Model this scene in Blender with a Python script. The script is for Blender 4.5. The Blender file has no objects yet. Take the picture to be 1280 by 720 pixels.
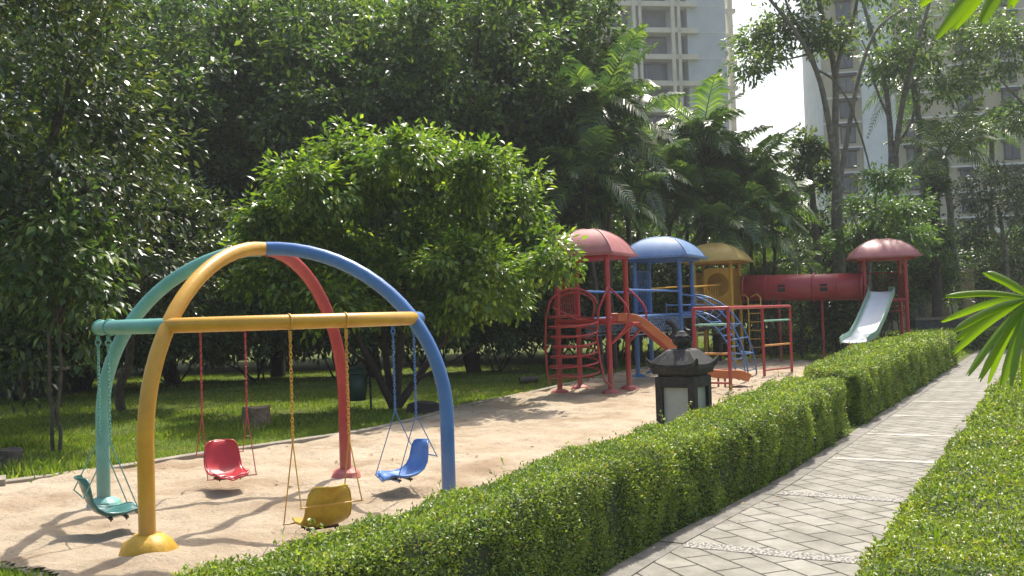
import bpy, bmesh, math, random
import numpy as np
from mathutils import Vector, Matrix
rng = np.random.default_rng(7); random.seed(7)
S = bpy.context.scene
COL = S.collection
R = math.radians
PI = math.pi

# ------------------------------------------------------------------ camera, sky, sun
F = 1200.0                      # focal length in pixels of a 1280 wide picture
cam_d = bpy.data.cameras.new('camera'); cam = bpy.data.objects.new('camera', cam_d); COL.objects.link(cam)
cam_d.sensor_width = 36.0; cam_d.lens = 36.0 * F / 1280.0; cam_d.clip_end = 5000; cam_d.clip_start = 0.05
CP = Vector((0, 0, 2.0)); PITCH = math.atan(34 / F); ROLL = R(-1.75)
cam.matrix_world = Matrix.Translation(CP) @ Matrix.Rotation(PI / 2 + PITCH, 4, 'X') @ Matrix.Rotation(ROLL, 4, 'Z')
S.camera = cam
CM = cam.matrix_world.to_3x3()
W = bpy.data.worlds.new('World'); S.world = W; W.use_nodes = True
wn = W.node_tree.nodes; wl = W.node_tree.links
sky = wn.new('ShaderNodeTexSky'); sky.sky_type = 'NISHITA'; sky.sun_disc = False
SUN_EL, SUN_AZ = R(59.5), R(18)      # azimuth from +Y towards +X
sky.sun_elevation = SUN_EL; sky.sun_rotation = SUN_AZ; sky.dust_density = 5.0; sky.air_density = 1.3; sky.ozone_density = 1.0
bg = wn['Background']; bg.inputs['Strength'].default_value = 0.15
wl.new(sky.outputs[0], bg.inputs['Color'])
sun_d = bpy.data.lights.new('sun', 'SUN'); sun = bpy.data.objects.new('sun', sun_d); COL.objects.link(sun)
sun_d.energy = 4.6; sun_d.angle = R(0.7); sun_d.color = (1.0, 0.95, 0.86)
sdir = Vector((math.sin(SUN_AZ) * math.cos(SUN_EL), math.cos(SUN_AZ) * math.cos(SUN_EL), math.sin(SUN_EL)))
sun.rotation_euler = sdir.to_track_quat('Z', 'Y').to_euler(); sun.location = (0, 0, 30)
S.view_settings.view_transform = 'Standard'; S.view_settings.look = 'None'
S.view_settings.exposure = 0.6; S.view_settings.gamma = 1.0; S.view_settings.use_curve_mapping = False
try:
    S.cycles.volume_bounces = 0; S.cycles.max_bounces = 8; S.cycles.transparent_max_bounces = 8
    S.cycles.volume_step_rate = 5
except Exception: pass

def ray(x, y):
    return CM @ Vector(((x - 640) / F, (360 - y) / F, -1.0))
def G(x, y, z=0.0):             # where the sight line through a photo pixel meets height z
    d = ray(x, y); t = (z - 2.0) / d.z; return CP + d * t
def D(x, y, Y):                 # the point at distance Y
    d = ray(x, y); return CP + d * (Y / d.y)

# ------------------------------------------------------------------ materials
def mat(name, col, rough=0.6, metal=0.0, var=0.0, nscale=6.0, bump=0.0, bscale=40.0, col2=None, coord='Object', spec=0.5):
    m = bpy.data.materials.new(name); m.use_nodes = True
    n = m.node_tree.nodes; l = m.node_tree.links; p = n['Principled BSDF']
    p.inputs['Roughness'].default_value = rough; p.inputs['Metallic'].default_value = metal
    p.inputs['Specular IOR Level'].default_value = spec
    tc = n.new('ShaderNodeTexCoord')
    if col2 is None: col2 = tuple(c * (1 - var) for c in col)
    if var or col2 != tuple(col):
        nz = n.new('ShaderNodeTexNoise'); nz.inputs['Scale'].default_value = nscale; nz.inputs['Detail'].default_value = 6; nz.inputs['Roughness'].default_value = .65
        l.new(tc.outputs[coord], nz.inputs['Vector'])
        cr = n.new('ShaderNodeValToRGB'); cr.color_ramp.elements[0].position = .35; cr.color_ramp.elements[1].position = .65
        cr.color_ramp.elements[0].color = (*col2, 1); cr.color_ramp.elements[1].color = (*col, 1)
        l.new(nz.outputs['Fac'], cr.inputs[0]); l.new(cr.outputs[0], p.inputs['Base Color'])
        rr = n.new('ShaderNodeMapRange'); rr.inputs['To Min'].default_value = min(1, rough + .12); rr.inputs['To Max'].default_value = max(.05, rough - .08)
        l.new(nz.outputs['Fac'], rr.inputs[0]); l.new(rr.outputs[0], p.inputs['Roughness'])
    else:
        p.inputs['Base Color'].default_value = (*col, 1)
    if bump:
        nb = n.new('ShaderNodeTexNoise'); nb.inputs['Scale'].default_value = bscale; nb.inputs['Detail'].default_value = 5
        l.new(tc.outputs[coord], nb.inputs['Vector'])
        b = n.new('ShaderNodeBump'); b.inputs['Strength'].default_value = bump; b.inputs['Distance'].default_value = .02
        l.new(nb.outputs['Fac'], b.inputs['Height']); l.new(b.outputs[0], p.inputs['Normal'])
    return m
def leafmat(name, c1, c2, c3=None, trans=.35, rough=.38, tcol=None, spec=.5, dead=None, vs=.9):
    m = bpy.data.materials.new(name); m.use_nodes = True
    n = m.node_tree.nodes; l = m.node_tree.links; p = n['Principled BSDF']; out = n['Material Output']
    g = n.new('ShaderNodeNewGeometry'); cr = n.new('ShaderNodeValToRGB'); e = cr.color_ramp.elements
    e[0].position = 0; e[0].color = (*c1, 1); e[1].position = .75; e[1].color = (*c2, 1)
    if c3: x = e.new(.96); x.color = (*c3, 1)
    if dead: x = e.new(.99); x.color = (*dead, 1)
    l.new(g.outputs['Random Per Island'], cr.inputs[0])
    tc = n.new('ShaderNodeTexCoord'); vz = n.new('ShaderNodeTexNoise'); vz.inputs['Scale'].default_value = vs; vz.inputs['Detail'].default_value = 3
    l.new(tc.outputs['Object'], vz.inputs['Vector'])
    vr = n.new('ShaderNodeValToRGB'); vr.color_ramp.elements[0].position = .35; vr.color_ramp.elements[0].color = (.72, .80, .85, 1); vr.color_ramp.elements[1].position = .68; vr.color_ramp.elements[1].color = (1.22, 1.16, 1.0, 1)
    l.new(vz.outputs['Fac'], vr.inputs[0]); vm = n.new('ShaderNodeMixRGB'); vm.blend_type = 'MULTIPLY'; vm.inputs[0].default_value = 1
    l.new(cr.outputs[0], vm.inputs[1]); l.new(vr.outputs[0], vm.inputs[2]); cr = vm
    l.new(cr.outputs[0], p.inputs['Base Color']); p.inputs['Roughness'].default_value = rough; p.inputs['Specular IOR Level'].default_value = spec
    t = n.new('ShaderNodeBsdfTranslucent'); mx = n.new('ShaderNodeMixShader'); mx.inputs[0].default_value = trans
    tm = n.new('ShaderNodeMixRGB'); tm.blend_type = 'MULTIPLY'; tm.inputs[0].default_value = 1.0
    tm.inputs[2].default_value = (*(tcol or (1.5, 1.55, .65)), 1)
    l.new(cr.outputs[0], tm.inputs[1]); l.new(tm.outputs[0], t.inputs['Color'])
    l.new(p.outputs[0], mx.inputs[1]); l.new(t.outputs[0], mx.inputs[2]); l.new(mx.outputs[0], out.inputs['Surface'])
    return m
def paint(name, col, rough=.38, worn=None):
    m = mat(name, col, rough, var=.22, nscale=3.5, bump=.12, bscale=60, col2=worn)
    n = m.node_tree.nodes; l = m.node_tree.links; p = n['Principled BSDF']; src = p.inputs['Base Color'].links[0].from_socket
    tc = n.new('ShaderNodeTexCoord'); z = n.new('ShaderNodeTexNoise'); z.inputs['Scale'].default_value = 22; z.inputs['Detail'].default_value = 7; z.inputs['Roughness'].default_value = .7
    l.new(tc.outputs['Object'], z.inputs['Vector']); r = n.new('ShaderNodeValToRGB'); r.color_ramp.elements[0].position = .67; r.color_ramp.elements[1].position = .70
    l.new(z.outputs['Fac'], r.inputs[0]); x = n.new('ShaderNodeMixRGB'); x.inputs[2].default_value = (.10, .06, .04, 1); l.new(r.outputs[0], x.inputs[0]); l.new(src, x.inputs[1])
    sp = n.new('ShaderNodeSeparateXYZ'); l.new(tc.outputs['Object'], sp.inputs[0])     # splashed dust on the lowest part
    mr = n.new('ShaderNodeMapRange'); mr.inputs['From Min'].default_value = .12; mr.inputs['From Max'].default_value = .75; mr.inputs['To Min'].default_value = .55; mr.inputs['To Max'].default_value = 0; l.new(sp.outputs['Z'], mr.inputs[0])
    z2 = n.new('ShaderNodeMath'); z2.operation = 'MULTIPLY'; l.new(mr.outputs[0], z2.inputs[0]); l.new(z.outputs['Fac'], z2.inputs[1])
    y = n.new('ShaderNodeMixRGB'); y.inputs[2].default_value = (.36, .27, .18, 1); l.new(z2.outputs[0], y.inputs[0]); l.new(x.outputs[0], y.inputs[1]); l.new(y.outputs[0], p.inputs['Base Color'])
    return m
M = {}
M['yellow'] = paint('yellow_paint', (.60, .33, .03), .33, (.50, .26, .025))
M['teal'] = paint('teal_paint', (.15, .39, .33), .36, (.11, .31, .27))
M['red'] = paint('red_paint', (.42, .042, .045), .36, (.33, .03, .035))
M['blue'] = paint('blue_paint', (.075, .19, .44), .34, (.05, .14, .35))
M['yellow_base'] = mat('yellow_concrete', (.62, .36, .03), .5, var=.3, nscale=7, bump=.5, bscale=14)
M['teal_base'] = mat('teal_concrete', (.17, .40, .34), .55, var=.3, nscale=7, bump=.5, bscale=14)
M['red_base'] = mat('red_concrete', (.45, .075, .08), .55, var=.3, nscale=7, bump=.5, bscale=14, col2=(.42, .16, .14))
M['blue_base'] = mat('blue_concrete', (.08, .19, .40), .55, var=.3, nscale=7, bump=.5, bscale=14)
M['seat_red'] = mat('red_plastic', (.50, .035, .045), .3, var=.2, nscale=5)
M['seat_yellow'] = mat('yellow_plastic', (.52, .37, .035), .38, var=.35, nscale=5, col2=(.36, .22, .02))
M['seat_blue'] = mat('blue_plastic', (.09, .22, .55), .3, var=.2, nscale=5)
M['seat_teal'] = mat('teal_plastic', (.05, .17, .16), .28, var=.25, nscale=5)
M['roof_red'] = mat('faded_red_fibreglass', (.43, .17, .165), .45, nscale=2.2, col2=(.35, .11, .11))
M['roof_blue'] = mat('faded_blue_fibreglass', (.17, .28, .48), .45, nscale=2.2, col2=(.11, .2, .39))
M['roof_yellow'] = mat('faded_yellow_fibreglass', (.56, .40, .12), .45, nscale=2.2, col2=(.48, .31, .08))
M['slide_orange'] = mat('orange_fibreglass', (.50, .16, .05), .4, nscale=4, col2=(.42, .12, .04))
M['slide_red'] = mat('red_fibreglass', (.48, .07, .05), .4, nscale=4, col2=(.4, .05, .04))
M['slide_green'] = mat('pale_green_fibreglass', (.30, .50, .36), .35, nscale=4, col2=(.25, .42, .3))
M['slide_white'] = mat('white_worn_slide', (.9, .91, .92), .22, nscale=4, col2=(.82, .84, .85))
M['rail_grey'] = mat('grey_blue_rail', (.18, .2, .3), .35, var=.2)
M['mint'] = mat('mint_rung', (.22, .5, .38), .4, var=.2)
M['orange'] = mat('orange_rung', (.55, .25, .04), .4, var=.2)
M['deck'] = mat('dark_deck', (.12, .10, .09), .7, var=.3)
M['rubber'] = mat('black_tyre_rubber', (.022, .022, .024), .6, var=.3, bump=.4, bscale=30)
M['black'] = mat('dark_opening', (.015, .012, .012), .8)
M['lava'] = mat('black_volcanic_stone', (.034, .032, .029), .7, nscale=14, col2=(.014, .013, .012), bump=.35, bscale=55)
M['frost'] = mat('frosted_lantern_pane', (.36, .38, .34), .35, var=.12, nscale=5)
M['concrete'] = mat('weathered_concrete', (.30, .26, .20), .85, nscale=5, col2=(.20, .17, .13), bump=.5, bscale=30)
M['bark'] = mat('grey_brown_bark', (.11, .09, .07), .85, nscale=9, col2=(.055, .043, .032), bump=.8, bscale=18)
M['bark_pale'] = mat('pale_grey_bark', (.20, .18, .15), .85, nscale=5, col2=(.09, .08, .065), bump=.8, bscale=14)
M['bark_dark'] = mat('dark_bark', (.045, .034, .028), .85, nscale=9, col2=(.025, .018, .014), bump=.8, bscale=18)
M['bark_brown'] = mat('brown_stump_wood', (.26, .18, .12), .85, nscale=9, col2=(.12, .08, .05), bump=.8, bscale=18)
M['stump_top'] = mat('cut_wood', (.36, .26, .17), .8, nscale=9, col2=(.2, .14, .09), bump=.3)
M['bin'] = mat('dark_green_bin', (.018, .065, .045), .5, var=.3)
M['steel'] = mat('dark_steel', (.06, .06, .06), .5, metal=.5, var=.3)
M['metal_bolt'] = mat('rusty_bolts', (.07, .05, .04), .6, var=.3)
M['hedge'] = leafmat('clipped_hedge_leaves', (.095, .155, .028), (.215, .29, .052), (.38, .44, .11), .40, .40, dead=(.27, .18, .06), vs=2.2)
M['hedge_low'] = leafmat('low_hedge_leaves', (.115, .18, .024), (.23, .295, .045), (.36, .42, .09), .36, .40, dead=(.27, .18, .06), vs=2.2)
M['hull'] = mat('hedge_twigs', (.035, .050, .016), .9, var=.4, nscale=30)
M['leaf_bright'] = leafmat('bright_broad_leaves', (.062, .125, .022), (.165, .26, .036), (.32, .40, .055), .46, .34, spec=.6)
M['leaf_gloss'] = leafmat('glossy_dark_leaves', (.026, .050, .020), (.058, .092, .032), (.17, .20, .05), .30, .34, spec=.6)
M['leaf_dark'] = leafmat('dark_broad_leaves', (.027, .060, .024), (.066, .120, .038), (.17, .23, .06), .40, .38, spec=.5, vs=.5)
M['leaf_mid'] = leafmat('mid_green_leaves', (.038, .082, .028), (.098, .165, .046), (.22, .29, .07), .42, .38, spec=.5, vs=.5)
M['leaf_pale'] = leafmat('pale_fern_like_leaves', (.06, .12, .035), (.11, .20, .05), (.18, .28, .07), .38, .4)
M['leaf_vine'] = leafmat('vine_leaves', (.036, .078, .024), (.08, .14, .04), (.24, .28, .05), .38, .38)
M['palm'] = leafmat('dark_palm_leaflets', (.034, .078, .034), (.082, .15, .05), (.20, .29, .06), .34, .30, spec=.9)
M['palm_light'] = leafmat('green_palm_leaflets', (.052, .105, .038), (.12, .205, .055), (.22, .31, .06), .38, .30, spec=.9)
M['palm_near'] = leafmat('fresh_palm_blades', (.11, .20, .018), (.17, .27, .026), (.22, .32, .03), .45, .33, tcol=(1.6, 1.6, .4))
M['stalk'] = mat('green_leaf_stalk', (.10, .16, .03), .5, var=.3)
M['grass'] = leafmat('lawn_grass_blades', (.12, .18, .025), (.21, .30, .042), (.34, .35, .10), .42, .5, spec=.25, vs=.5)

def ground_mat():
    m = mat('lawn_soil', (.085, .125, .025), .95, nscale=1.2, col2=(.10, .10, .04), bump=.6, bscale=30, spec=.1)
    return m
M['soil'] = ground_mat()
def sand_mat():
    m = bpy.data.materials.new('play_sand'); m.use_nodes = True
    n = m.node_tree.nodes; l = m.node_tree.links; p = n['Principled BSDF']
    p.inputs['Roughness'].default_value = .95; p.inputs['Specular IOR Level'].default_value = .15
    tc = n.new('ShaderNodeTexCoord')
    a = n.new('ShaderNodeTexNoise'); a.inputs['Scale'].default_value = .7; a.inputs['Detail'].default_value = 8; a.inputs['Roughness'].default_value = .65
    l.new(tc.outputs['Object'], a.inputs['Vector'])
    cr = n.new('ShaderNodeValToRGB'); e = cr.color_ramp.elements
    e[0].position = .34; e[0].color = (.31, .225, .145, 1); e[1].position = .66; e[1].color = (.49, .405, .30, 1)
    x = e.new(.5); x.color = (.43, .345, .245, 1)
    l.new(a.outputs['Fac'], cr.inputs[0])
    b = n.new('ShaderNodeTexNoise'); b.inputs['Scale'].default_value = 16; b.inputs['Detail'].default_value = 6; b.inputs['Roughness'].default_value = .7
    l.new(tc.outputs['Object'], b.inputs['Vector'])
    c2 = n.new('ShaderNodeValToRGB'); f = c2.color_ramp.elements
    f[0].position = .30; f[0].color = (.55, .50, .45, 1); f[1].position = .43; f[1].color = (1, 1, 1, 1)
    l.new(b.outputs['Fac'], c2.inputs[0])
    mx = n.new('ShaderNodeMixRGB'); mx.blend_type = 'MULTIPLY'; mx.inputs[0].default_value = .9
    l.new(cr.outputs[0], mx.inputs[1]); l.new(c2.outputs[0], mx.inputs[2]); l.new(mx.outputs[0], p.inputs['Base Color'])
    bb = n.new('ShaderNodeTexNoise'); bb.inputs['Scale'].default_value = 9; bb.inputs['Detail'].default_value = 9; bb.inputs['Roughness'].default_value = .7
    l.new(tc.outputs['Object'], bb.inputs['Vector'])
    bu = n.new('ShaderNodeBump'); bu.inputs['Strength'].default_value = .95; bu.inputs['Distance'].default_value = .07
    l.new(bb.outputs['Fac'], bu.inputs['Height']); l.new(bu.outputs[0], p.inputs['Normal'])
    return m
M['sand'] = sand_mat()
def paver_mat():
    m = bpy.data.materials.new('diagonal_stone_pavers'); m.use_nodes = True
    n = m.node_tree.nodes; l = m.node_tree.links; p = n['Principled BSDF']
    p.inputs['Roughness'].default_value = .8; p.inputs['Specular IOR Level'].default_value = .3
    tc = n.new('ShaderNodeTexCoord'); mp = n.new('ShaderNodeMapping'); mp.inputs['Rotation'].default_value = (0, 0, R(-50))
    l.new(tc.outputs['Object'], mp.inputs['Vector'])
    wob = n.new('ShaderNodeTexNoise'); wob.inputs['Scale'].default_value = 2.5
    l.new(tc.outputs['Object'], wob.inputs['Vector'])
    ad = n.new('ShaderNodeVectorMath'); ad.operation = 'MULTIPLY_ADD'; ad.inputs[1].default_value = (.03, .03, 0)
    l.new(wob.outputs['Color'], ad.inputs[0]); l.new(mp.outputs[0], ad.inputs[2])
    b = n.new('ShaderNodeTexBrick'); b.offset = .5; b.inputs['Scale'].default_value = 1
    b.inputs['Brick Width'].default_value = .44; b.inputs['Row Height'].default_value = .27
    b.inputs['Mortar Size'].default_value = .011; b.inputs['Mortar Smooth'].default_value = .2; b.inputs['Bias'].default_value = -.1
    b.inputs['Color1'].default_value = (.262, .252, .222, 1); b.inputs['Color2'].default_value = (.205, .197, .172, 1); b.inputs['Mortar'].default_value = (.035, .03, .024, 1)
    l.new(ad.outputs[0], b.inputs['Vector'])
    nz = n.new('ShaderNodeTexNoise'); nz.inputs['Scale'].default_value = 2.2; nz.inputs['Detail'].default_value = 9; nz.inputs['Roughness'].default_value = .7
    l.new(tc.outputs['Object'], nz.inputs['Vector'])
    cr = n.new('ShaderNodeValToRGB'); cr.color_ramp.elements[0].position = .3; cr.color_ramp.elements[0].color = (.55, .53, .48, 1); cr.color_ramp.elements[1].position = .6; cr.color_ramp.elements[1].color = (1.1, 1.08, 1.05, 1)
    l.new(nz.outputs['Fac'], cr.inputs[0])
    mx = n.new('ShaderNodeMixRGB'); mx.blend_type = 'MULTIPLY'; mx.inputs[0].default_value = 1
    l.new(b.outputs['Color'], mx.inputs[1]); l.new(cr.outputs[0], mx.inputs[2]); l.new(mx.outputs[0], p.inputs['Base Color'])
    inv = n.new('ShaderNodeMath'); inv.operation = 'SUBTRACT'; inv.inputs[0].default_value = 1; l.new(b.outputs['Fac'], inv.inputs[1])
    nf = n.new('ShaderNodeTexNoise'); nf.inputs['Scale'].default_value = 45; nf.inputs['Detail'].default_value = 5; l.new(tc.outputs['Object'], nf.inputs['Vector'])
    sm = n.new('ShaderNodeMath'); sm.operation = 'MULTIPLY_ADD'; sm.inputs[1].default_value = .3; l.new(nf.outputs['Fac'], sm.inputs[0]); l.new(inv.outputs[0], sm.inputs[2])
    bu = n.new('ShaderNodeBump'); bu.inputs['Strength'].default_value = .7; bu.inputs['Distance'].default_value = .012
    l.new(sm.outputs[0], bu.inputs['Height']); l.new(bu.outputs[0], p.inputs['Normal'])
    return m
M['paver'] = paver_mat()
def pebble_mat():
    m = bpy.data.materials.new('pebble_band'); m.use_nodes = True
    n = m.node_tree.nodes; l = m.node_tree.links; p = n['Principled BSDF']; p.inputs['Roughness'].default_value = .6
    tc = n.new('ShaderNodeTexCoord'); v = n.new('ShaderNodeTexVoronoi'); v.inputs['Scale'].default_value = 34
    l.new(tc.outputs['Object'], v.inputs['Vector'])
    cr = n.new('ShaderNodeValToRGB'); e = cr.color_ramp.elements; e[0].position = 0; e[0].color = (.38, .365, .33, 1); e[1].position = .6; e[1].color = (.10, .09, .075, 1)
    x = e.new(.32); x.color = (.33, .31, .28, 1)
    l.new(v.outputs['Distance'], cr.inputs[0]); l.new(cr.outputs[0], p.inputs['Base Color'])
    bu = n.new('ShaderNodeBump'); bu.invert = True; bu.inputs['Strength'].default_value = .8; bu.inputs['Distance'].default_value = .02
    l.new(v.outputs['Distance'], bu.inputs['Height']); l.new(bu.outputs[0], p.inputs['Normal'])
    return m
M['pebble'] = pebble_mat()
M['band'] = mat('pale_concrete_band', (.46, .44, .39), .7, nscale=2.2, col2=(.20, .18, .15), bump=.4)
M['edging'] = mat('path_edging', (.215, .20, .172), .85, nscale=4, col2=(.13, .12, .10), bump=.4)

# ------------------------------------------------------------------ mesh helpers
class MB:
    def __init__(s): s.v = []; s.f = []; s.sm = []; s.mi = []
    def add(s, vs, fs, smooth=False, mi=0):
        o = len(s.v); s.v += [tuple(v) for v in vs]; s.f += [tuple(i + o for i in f) for f in fs]
        s.sm += [smooth] * len(fs); s.mi += [mi] * len(fs); return s
    def box(s, c, d, ax=None, mi=0, top=1.0):
        c = Vector(c); hx, hy, hz = d[0] / 2, d[1] / 2, d[2] / 2
        vs = []
        for z in (-hz, hz):
            k = top if z > 0 else 1
            for x, y in ((-hx, -hy), (hx, -hy), (hx, hy), (-hx, hy)): vs.append(Vector((x * k, y * k, z)))
        if ax is not None: vs = [(ax @ v) for v in vs]
        return s.add([v + c for v in vs], [(0, 3, 2, 1), (4, 5, 6, 7), (0, 1, 5, 4), (1, 2, 6, 5), (2, 3, 7, 6), (3, 0, 4, 7)], False, mi)
    def tube(s, pts, r, n=8, cap=True, mi=0, closed=False, round_end=False):
        P = [Vector(p) for p in pts]
        rs = list(r) if hasattr(r, '__len__') else [r] * len(P)
        if round_end and not closed:
            d0 = (P[0] - P[1]).normalized(); d1 = (P[-1] - P[-2]).normalized(); a, b = rs[0], rs[-1]
            P = [P[0] + d0 * a * .85, P[0] + d0 * a * .6] + P + [P[-1] + d1 * b * .6, P[-1] + d1 * b * .85]
            rs = [a * .35, a * .75] + rs + [b * .75, b * .35]
        N = len(P); vs = []; up = None
        for i in range(N):
            if closed: t = P[(i + 1) % N] - P[i - 1]
            else: t = P[min(i + 1, N - 1)] - P[max(i - 1, 0)]
            t = t.normalized() if t.length > 1e-9 else Vector((0, 0, 1))
            if up is None:
                up = Vector((0, 0, 1)) if abs(t.z) < .9 else Vector((1, 0, 0))
            u = up - t * up.dot(t)
            if u.length < 1e-4: u = t.orthogonal()
            u.normalize(); w = t.cross(u); up = u
            for k in range(n):
                a = 2 * PI * k / n; vs.append(P[i] + (u * math.cos(a) + w * math.sin(a)) * rs[i])
        fs = []; m = N if closed else N - 1
        for i in range(m):
            j = (i + 1) % N
            for k in range(n):
                k2 = (k + 1) % n; fs.append((i * n + k, i * n + k2, j * n + k2, j * n + k))
        s.add(vs, fs, True, mi)
        if cap and not closed:
            s.add(vs[:n], [tuple(range(n))[::-1]], False, mi); s.add(vs[-n:], [tuple(range(n))], False, mi)
        return s
    def lathe(s, c, prof, n=16, mi=0, smooth=True):
        c = Vector(c); vs = []
        for r, z in prof:
            for k in range(n):
                a = 2 * PI * k / n; vs.append(c + Vector((r * math.cos(a), r * math.sin(a), z)))
        fs = []
        for i in range(len(prof) - 1):
            for k in range(n):
                k2 = (k + 1) % n; fs.append((i * n + k, i * n + k2, (i + 1) * n + k2, (i + 1) * n + k))
        return s.add(vs, fs, smooth, mi)
    def obj(s, name, mats, parent=None):
        me = bpy.data.meshes.new(name); me.from_pydata(s.v, [], s.f); me.update()
        for m in (mats if isinstance(mats, (list, tuple)) else [mats]): me.materials.append(m)
        me.polygons.foreach_set('use_smooth', s.sm); me.polygons.foreach_set('material_index', s.mi)
        o = bpy.data.objects.new(name, me); COL.objects.link(o)
        if parent is not None: o.parent = parent
        return o
def npmesh(name, V, Fc, m, parent=None, smooth=False):
    V = np.asarray(V, dtype=np.float32); Fc = np.asarray(Fc, dtype=np.int32); k = Fc.shape[1]
    me = bpy.data.meshes.new(name)
    me.vertices.add(len(V)); me.vertices.foreach_set('co', V.ravel())
    me.loops.add(Fc.size); me.loops.foreach_set('vertex_index', Fc.ravel())
    me.polygons.add(len(Fc)); me.polygons.foreach_set('loop_start', np.arange(0, Fc.size, k, dtype=np.int32))
    if smooth: me.polygons.foreach_set('use_smooth', np.ones(len(Fc), dtype=bool))
    me.update(calc_edges=True); me.materials.append(m)
    o = bpy.data.objects.new(name, me); COL.objects.link(o)
    if parent is not None: o.parent = parent
    return o
def thing(name, label, cat, loc=(0, 0, 0), group=None):
    o = bpy.data.objects.new(name, None); COL.objects.link(o); o.location = loc
    o.empty_display_size = .2; return tag(o, label, cat, group)
def tag(o, label=None, cat=None, group=None, kind=None):
    if label: o['label'] = label
    if cat: o['category'] = cat
    if group: o['group'] = group
    if kind: o['kind'] = kind
    return o
def unit(a): return a / np.maximum(np.linalg.norm(a, axis=1, keepdims=True), 1e-9)
def leaves(pos, axis, nrm, L, wr=.5, fold=.18, fat=.42):
    """pos, axis, nrm (N,3); L (N,) ; returns verts, tris: folded pointed leaves"""
    N = len(pos); a = unit(axis); s = unit(np.cross(a, nrm)); n = np.cross(s, a)
    L = np.broadcast_to(np.asarray(L, dtype=float), (N,))[:, None]; w = L * wr / 2
    mid = pos + a * L * fat + n * (w * fold * 2)
    tip = pos + a * L - n * L * .08
    V = np.stack([pos, mid + s * w, tip, mid - s * w], 1).reshape(-1, 3)
    b = (np.arange(N) * 4)[:, None]
    T = np.concatenate([b + [[0, 2, 1]], b + [[0, 3, 2]]], 1).reshape(-1, 3)
    return V, T
def rdir(n): return unit(rng.normal(size=(n, 3)))

# ------------------------------------------------------------------ setting: ground, sand, lawn, path
O = np.array([.61, 7.29]); PT = np.array([.4943, .8693]); PN = np.array([.8693, -.4943])
def bend(s):
    t = np.clip((np.asarray(s, dtype=float) - 0.5) / 4.5, 0, 1); return .2 * t * t * (3 - 2 * t)
def pf(s, n, z=0.0):
    if n < 1: n = n + float(bend(s))
    p = O + PT * s + PN * n; return Vector((p[0], p[1], z))
b = MB(); b.add([(-900, -300, 0), (900, -300, 0), (900, 1500, 0), (-900, 1500, 0)], [(0, 1, 2, 3)])
tag(b.obj('ground', M['soil']), kind='structure')

edge = [(-9.0, 11.2), (-7.6, 11.75), (-6.6, 12.2), (-5.5, 13.3), (-4.73, 14.35), (-3.7, 15.5), (-2.7, 16.7), (-1.85, 18.6), (-1.1, 20.9), (.33, 23.7), (1.5, 26.5), (2.95, 29.6), (4.6, 33.0), (6.2, 35.2), (7.8, 36.4), (9.2, 36.0), (10.2, 34.0), (10.6, 31.6)]
east = [tuple(pf(s, -.62).xy) for s in (19.5, 15, 10, 5, 3, 1, 0, -3.0)]
near = [(-2.6, 6.3), (-3.3, 7.25), (-3.84, 7.75), (-4.4, 8.15), (-6.0, 9.0), (-9.0, 10.4)]
poly = np.array(edge + east + near)
def inside(px, py, P):
    c = np.zeros(len(px), bool); j = len(P) - 1
    for i in range(len(P)):
        xi, yi = P[i]; xj, yj = P[j]
        q = ((yi > py) != (yj > py)) & (px < (xj - xi) * (py - yi) / (yj - yi + 1e-12) + xi)
        c ^= q; j = i
    return c
st = .07
gx = np.arange(-9, 11, st); gy = np.arange(4.5, 36.8, st)
X, Y = np.meshgrid(gx, gy, indexing='ij')
def vnoise(X, Y, sc, seed):
    r = np.random.default_rng(seed); g = r.random((128, 128)); x = X * sc + 50; y = Y * sc + 50
    xi = np.floor(x).astype(int); yi = np.floor(y).astype(int); fx = x - xi; fy = y - yi
    fx = fx * fx * (3 - 2 * fx); fy = fy * fy * (3 - 2 * fy)
    q = lambda a, b_: g[a % 128, b_ % 128]
    return (q(xi, yi) * (1 - fx) + q(xi + 1, yi) * fx) * (1 - fy) + (q(xi, yi + 1) * (1 - fx) + q(xi + 1, yi + 1) * fx) * fy - .5
Z = .065 + .045 * vnoise(X, Y, .9, 1) + .06 * vnoise(X, Y, 2.4, 2) + .055 * vnoise(X, Y, 4.6, 3) + .02 * vnoise(X, Y, 10, 4)
SW = (-2.6, 10.1)
for a in (-58.75, 33, 122.5, 213):
    cx, cy = SW[0] + 1.45 * math.cos(R(a)), SW[1] + 1.45 * math.sin(R(a))
    Z -= .05 * np.exp(-((X - cx) ** 2 + (Y - cy) ** 2) / .35) 
Z = np.maximum(Z, .006)
nx, ny = X.shape
idx = np.arange(nx * ny).reshape(nx, ny)
Q = np.stack([idx[:-1, :-1], idx[1:, :-1], idx[1:, 1:], idx[:-1, 1:]], -1).reshape(-1, 4)
cxm = (X[:-1, :-1] + st / 2).ravel(); cym = (Y[:-1, :-1] + st / 2).ravel()
Q = Q[inside(cxm, cym, poly)]
used = np.unique(Q); remap = -np.ones(nx * ny, int); remap[used] = np.arange(len(used))
Vs = np.stack([X.ravel(), Y.ravel(), Z.ravel()], 1)[used]
tag(npmesh('sand', Vs, remap[Q], M['sand'], smooth=True), kind='structure')

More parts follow.
